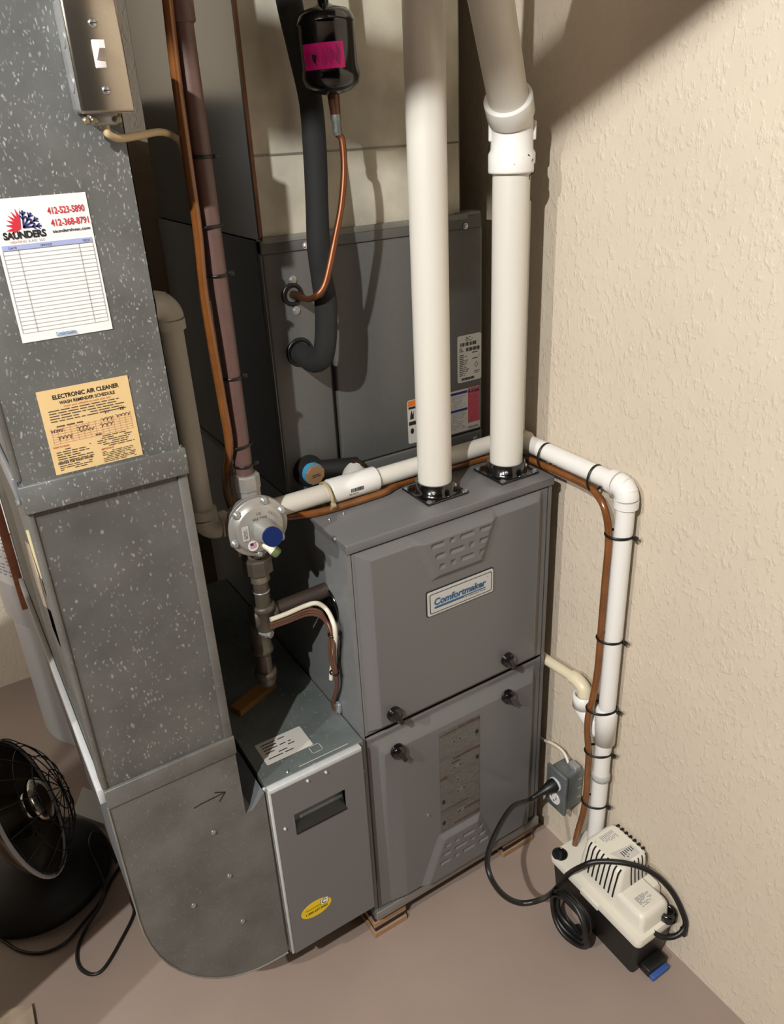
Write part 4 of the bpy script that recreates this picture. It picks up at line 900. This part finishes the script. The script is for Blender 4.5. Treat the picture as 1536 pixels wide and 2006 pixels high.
# ================================================================== OUTLET ON THE WALL
ob = thing('outlet_box', 'grey steel outlet box with white receptacles on the plastered wall', 'outlet', (XW-.03, -.065, .17))
OX = XW-.060
mb = MB(); mb.rbox(OX+.006, XW-.0005, -.092, -.042, .178, .277, .006, 3); obj('box_body', mb, 'outlet_steel', ob)
oc = obj('cover_plate', MB().rbox(OX, OX+.008, -.097, -.037, .172, .281, .003, 3), 'outlet_steel', ob)
OP = Pl((OX, -.067, .2265), (0, -1, 0), (0, 0, 1))
for dz in (.019, -.0215):
    mb = MB(); OP.slab(mb, ell(0, dz, .0165, .0145, 28), -.001, .0025); rcpt = obj('receptacle', mb, 'recept_white', oc)
    mb = MB(); OP.rect(mb, -.0075, -.0055, dz-.001, dz+.007, .002, .0029); OP.rect(mb, .0055, .0075, dz-.001, dz+.007, .002, .0029); OP.slab(mb, ell(0, dz-.0065, .0022, .0022, 10), .002, .0029); obj('receptacle_slots', mb, 'dark_gap', rcpt)
mb = MB(); mb.lathe(OP.pt(0, -.001, 0), OP.n, [(0, .003), (.001, .0028)], 12); obj('cover_screw', mb, 'steel', oc)
obj('knockout', MB().lathe((XW-.032, -.060, .277), (0, 0, 1), [(0, .0095), (.0008, .0092)], 20), 'outlet_steel', ob); obj('clamp', MB().rbox(XW-.026, XW-.010, -.09, -.066, .276, .288, .002), 'zinc', ob)
for z in (.20, .226, .252): obj('side_slot', MB().box(XW-.018, XW-.008, -.0925, -.0918, z, z+.004), 'box_steel', ob)
for k in range(2):
    dy = k*.007; xo = XW-.0145+.0085*k; pts = [U(1050, 1440, 'x', xo), U(1066, 1450, 'x', xo), U(1085, 1458+2*k, 'x', xo), U(1103, 1472, 'x', xo), U(1112+4*k, 1490, 'x', xo-.003), U(1115+4*k, 1506, 'x', xo-.005)]
    tag(obj('outlet_cable', MB().tube(pts, .0032, 10), 'cable_white' if k == 0 else 'cable_cream'), ('pale' if k == 0 else 'tan')+' sheathed cable arching into the top of the outlet box', 'cable')

# ================================================================== CONDENSATE PUMP
pm = thing('condensate_pump', 'condensate pump with a black tank and cream cover on the floor by the wall', 'pump', (.43, -.24, 0))
px0, px1, py0, py1 = .3765, .4830, -.360, -.120
def loft(rects, r, m, nm, par, top=True):
    mb = MB(); rings = []
    for x0, x1, y0, y1, z, rr in rects: rings.append([(a, b, z) for a, b in rrect(x0, x1, y0, y1, rr, 5)])
    n = len(rings[0]); vs = [p for q in rings for p in q]; fs = []
    for i in range(len(rings)-1):
        for k in range(n): fs.append((i*n+k, i*n+(k+1) % n, (i+1)*n+(k+1) % n, (i+1)*n+k))
    mb.add(vs, fs, True); mb.add(rings[-1], [tuple(range(n))]); mb.add(rings[0], [tuple(range(n))]); return obj(nm, mb, m, par)
tk = loft([(px0+.008, px1-.006, py0+.010, py1-.008, 0, .008), (px0, px1, py0, py1, .1, .010)], 0, 'pump_black', 'tank', pm)
cvp = loft([(px0-.004, px1+.002, py0-.005, py1+.004, .1, .012), (px0-.005, px1+.003, py0-.006, py1+.005, .112, .012), (px0-.003, px1+.002, py0-.004, py1+.003, .118, .012)], 0, 'pump_cream', 'cover', pm)
hs = loft([(.389, .4845, -.292, -.181, .116, .010), (.3925, .484, -.289, -.183, .165, .012), (.3995, .483, -.284, -.185, .203, .014), (.4035, .480, -.281, -.188, .2085, .014), (.408, .476, -.277, -.193, .2105, .013)], 0, 'pump_cream', 'motor_housing', pm)
ls = loft([(.390, .470, -.356, -.270, .116, .010), (.392, .468, -.353, -.270, .150, .010), (.396, .464, -.348, -.270, .1575, .010), (.402, .460, -.343, -.275, .159, .008)], 0, 'pump_cream', 'low_housing', pm)
ls2 = loft([(.452, .4845, -.322, -.270, .116, .006), (.452, .4835, -.319, -.270, .150, .006), (.454, .481, -.315, -.272, .157, .006)], 0, 'pump_cream', 'low_housing_step', pm)
obj('clip', MB().rbox(px0-.0075, px0-.002, -.262, -.212, .098, .114, .002), 'pump_cream', cvp)
for px, py, r in ((1097, 1673, .0165),):
    p = U(px, py, 'z', .1185); mb = MB().lathe(p, (0, 0, 1), [(-.002, .0165), (.0012, .0165), (.0016, .0150), (.0006, .0142)], 28); obj('inlet_port', mb, 'gloss_black', cvp)
p = U(1308, 1790, 'z', .125); obj('discharge_port', MB().lathe((p.x, p.y, .116), (0, 0, 1), [(0, .0175), (.014, .0175), (.018, .0150), (.018, .0100), (.010, .009)], 28), 'gloss_black', cvp); obj('port_tab', MB().rbox(p.x-.005, p.x+.001, p.y+.008, p.y+.017, .128, .138, .001), 'gloss_black', cvp)
# vent slots: on the sloped left flank, on the front flank and along the wall-side edge
mb = MB()
for k in range(8):
    y = -.199-k*.0112
    P = [V((.3905, y, .142)), V((.3925, y-.001, .165)), V((.3992, y-.0015, .2025)), V((.4035, y-.0015, .2085)), V((.407, y-.0015, .2105))]
    for a, b in zip(P, P[1:]):
        n_ = V((-1, 0, .3)).normalized()*.0007; mb.add([a+n_+V((0, .0018, 0)), b+n_+V((0, .0018, 0)), b+n_-V((0, .0018, 0)), a+n_-V((0, .0018, 0))], [(0, 1, 2, 3)])
    obj('vent_slot', mb, 'dark_gap', hs); mb = MB()
mb = MB()
for k in range(5):
    x = .428+k*.0105
    P = [V((x-.001, -.2905, .164)), V((x, -.2866, .186)), V((x+.001, -.2845, .203)), V((x+.003, -.2815, .2088)), V((x+.005, -.2775, .2107))]
    for a, b in zip(P, P[1:]):
        n_ = V((0, -1, .3)).normalized()*.0007; mb.add([a+n_+V((.0016, 0, 0)), b+n_+V((.0016, 0, 0)), b+n_-V((.0016, 0, 0)), a+n_-V((.0016, 0, 0))], [(0, 1, 2, 3)])
    obj('vent_slot', mb, 'dark_gap', hs); mb = MB()
for k in range(7): obj('vent_slot', MB().box(.476, .4838, -.202-k*.0112, -.198-k*.0112, .2035, .2112), 'dark_gap', hs)
HP = Pl((0, 0, .2107), (0, -1, 0), (1, 0, 0))
mb = MB(); word_rows(mb, HP, .200, .222, .425, .462, 9, .0004, thick=.35, ragged=.3); HP.stroke(mb, [(.203, .414), (.206, .412), (.203, .410), (.203, .414)], .0005, .0004); obj('moulded_print', mb, 'ink_grey', hs)
mb = MB(); HP.slab(mb, [(.240, .415), (.272, .43), (.272, .468), (.248, .468)], .0001, .0004); s_ = obj('rating_label', mb, 'sticker_white', hs); mb = MB(); word_rows(mb, HP, .25, .27, .432, .464, 6, .0007, ragged=.5); obj('printed_lines', mb, 'ink', s_)
LP = Pl((0, 0, .1592), (1, 0, 0), (0, 1, 0)); mb = MB(); word_rows(mb, LP, .412, .448, -.335, -.312, 9, .0003, thick=.6, ragged=.35); obj('moulded_print', mb, 'ink_grey', ls)
obj('blue_tag', MB().rbox(.405, .452, -.386, -.366, .002, .012, .002), 'blue_tag', pm); obj('foot_tab', MB().rbox(.402, .456, -.376, -.352, .004, .024, .003), 'pump_black', pm)
# cord: plug, hanging loop, coil against the tank, sweep over the cover
pe_ = OP.pt(0, .019, .002); pd = V((-1, .12, -.22)).normalized()
obj('plug', MB().lathe(pe_, pd, [(0, .0145), (.010, .0145), (.022, .011), (.034, .0072), (.055, .0052)], 18), 'rubber', pm)
e = pe_+pd*.053
CR = [e, e+pd*.018, U(1004, 1581, 'y', -.102), U(975, 1625, 'y', -.14), U(956, 1675, 'y', -.17), U(960, 1715, 'y', -.20), U(985, 1752, 'y', -.22), U(1020, 1769, 'y', -.235), U(1060, 1762, 'y', -.245), U(1085, 1745, 'x', .355), U(1110, 1715, 'x', .366), U(1140, 1697, 'z', .195), U(1170, 1688, 'z', .216), U(1225, 1691, 'z', .222), U(1275, 1708, 'z', .205), U(1315, 1745, 'x', .476), U(1338, 1790, 'x', .479), U(1342, 1815, 'x', .477), U(1325, 1833, 'z', .098), U(1300, 1836, 'y', -.372), U(1280, 1826, 'y', -.362)]
obj('power_cord', MB().tube(CR, .0053, 12, 8), 'rubber', pm)
ck = V((.336, -.224, .066)); CC = []
for k in range(int(3.6*20)):
    a = 2*math.pi*k/20+1.2; r = .056+.004*math.sin(k*.23)-.016*(k/72); CC.append(ck+V((-.012+.022*(k/72)+.003*math.sin(k*.9), math.cos(a)*r, math.sin(a)*r*1.0)))
CC = [q if q.z > .005 else V((q.x, q.y, .005)) for q in CC]
obj('coiled_cord', MB().tube(CC, .0053, 10, 2), 'rubber', pm)
obj('cord_tag', MB().rbox(.364, .368, -.252, -.228, .050, .070, .001), 'blue_tag', pm)
obj('hose_clip', MB().rbox(.474, .484, -.392, -.378, .085, .105, .003), 'black_plastic', pm)

# ================================================================== LEFT BACKGROUND
dh = thing('dish_heater', 'black dish heater with wire guard and ribbed element on the floor', 'heater', (-.57, .56, 0))
hb = V((-.572, .562, 0))
obj('base', MB().lathe(hb, (0, 0, 1), [(0, .150), (.012, .156), (.03, .152), (.055, .128), (.078, .085), (.092, .05), (.11, .03), (.15, .026)], 48), 'matt_black', dh)
dc = D(52, 1580, 1.68); vw = (CAM-dc).normalized(); nn = RT*.84+UP*.46; nn = (nn-vw*nn.dot(vw)).normalized()*.93+vw*.36; RD = .155
mb = MB().lathe(dc, nn, [(-.075, .01), (-.070, .04), (-.055, .085), (-.03, .125), (0, RD), (-.002, RD+.002), (-.035, .128), (-.06, .087), (-.076, .04), (-.081, .01)], 48); obj('reflector_dish', mb, 'reflector', dh)
obj('dish_rim', MB().ring(dc, nn, RD, t=.0045, n=48), 'pale_grey', dh)
mb = MB().lathe(dc-nn*.070, nn, [(0, .05)]+[(0.006+i*.007+j*.0035, .048-i*.002+(.004 if j else -.002)) for i in range(9) for j in (0, 1)]+[(.078, .03)], 32); el_ = obj('heating_element', mb, 'chrome', dh)
obj('element_cap', MB().lathe(dc+nn*.02, nn, [(0, .045), (.006, .05), (.016, .048), (.02, .03)], 32), 'chrome', dh)
nn.normalize(); u_, w_ = basis(nn)
for r, t in ((.15, .006), (.12, .04), (.085, .062), (.045, .075)): obj('guard_ring', MB().ring(dc+nn*t, nn, r, t=.0014, n=40, m=6), 'zip_black', dh)
for k in range(16):
    a = math.pi*k/8; e_ = u_*math.cos(a)+w_*math.sin(a); obj('guard_wire', MB().tube([dc+e_*.155, dc+e_*.15+nn*.015, dc+e_*.12+nn*.042, dc+e_*.085+nn*.064, dc+e_*.04+nn*.077, dc+nn*.08], .0012, 6, 3), 'zip_black', dh)
obj('neck', MB().cyl(hb+V((0, 0, .13)), dc-nn*.07, .022, n=18), 'matt_black', dh)
zf = .0045
CO = [U(228, 1690, 'z', .06), U(205, 1640, 'z', .08), U(182, 1632, 'z', .09), U(176, 1660, 'z', .09), U(195, 1705, 'z', .06), U(205, 1740, 'z', .030), U(195, 1775, 'z', .0150), U(165, 1825, 'z', zf), U(151, 1865, 'z', zf), U(156, 1895, 'z', zf), U(180, 1909, 'z', zf), U(205, 1895, 'z', zf), U(238, 1840, 'z', zf), U(262, 1790, 'z', zf), U(258, 1765, 'z', zf), U(255, 1730, 'z', zf)]
tag(obj('heater_cord', MB().tube(CO, .0035, 8, 8), 'rubber'), 'black cord looping on the floor between the dish heater and the duct', 'cord')
CO = [U(5, 1842, 'z', zf), U(40, 1863, 'z', zf), U(85, 1866, 'z', zf), U(130, 1845, 'z', zf), U(165, 1805, 'z', zf), U(197, 1765, 'z', zf), U(217, 1725, 'z', zf), U(236, 1695, 'z', zf)]
tag(obj('floor_cord', MB().tube(CO, .0032, 8, 8), 'rubber'), 'black cord curving on the floor along the front of the heater base', 'cord')
mb = MB(); a = U(150, 1640, 'z', 0); mb.prism([(-.47, .705), (-.40, .605), (-.36, .66), (-.43, .78)], 'z', 0.0005, .018); tag(obj('pale_board', mb, 'pale_grey'), 'pale grey board lying on the floor behind the dish heater', 'board')
WX, WY, WR = -.245, 1.12, .235
wh = thing('water_heater', 'white cylindrical water heater behind the return duct', 'water heater', (WX, WY, 0))
obj('jacket', MB().lathe((WX, WY, .40), (0, 0, 1), [(0, WR-.004), (.006, WR), (1.2, WR), (1.22, WR-.01), (1.23, .02)], 64), 'heater_white', wh)
obj('burner_skirt', MB().lathe((WX, WY, 0), (0, 0, 1), [(0, WR-.012), (.402, WR-.012)], 56), 'skirt_grey', wh)
mb = MB(); vs = []; fs = []; r = WR+.0006
for k in range(13):
    a = math.pi+.02+k*.06
    for z in (.53, .92): vs.append((WX+r*math.cos(a), WY+r*math.sin(a), z))
for k in range(12): fs.append((2*k, 2*k+2, 2*k+3, 2*k+1))
hl = obj('heater_label', mb.add(vs, fs, True), 'paper', wh)
mb = MB()
for col in range(7):
    for row in range(34):
        if random.random() < .12: continue
        a = math.pi+.04+col*.1; z = .905-row*.0105; b_ = a+random.uniform(.04, .085)
        mb.add([(WX+(r+.0006)*math.cos(q), WY+(r+.0006)*math.sin(q), zz) for q, zz in ((a, z), (b_, z), (b_, z+.004), (a, z+.004))], [(0, 1, 2, 3)])
obj('printed_lines', mb, 'ink_grey', hl)
vs = []
for k in range(13):
    a = math.pi+.02+k*.06
    for z in (.685, .690): vs.append((WX+(r+.001)*math.cos(a), WY+(r+.001)*math.sin(a), z))
obj('red_rule', MB().add(vs, fs, True), 'ink_red', hl)
tag(obj('wood_post', MB().rbox(-.449, -.432, .702, .730, .62, 2.748, .001), 'wood_brown'), 'rough brown wooden batten at the back edge of the return duct', 'batten')
mb = MB(); p = [U(-60, 1995, 'z', .012), U(62, 1966, 'z', .012), U(72, 2030, 'z', .012), U(-60, 2060, 'z', .012)]; mb.prism([(q.x, q.y) for q in p], 'z', .0, .012); tag(obj('wood_offcut', mb, 'board_tan'), 'worn tan offcut of board lying flat on the open floor', 'board')
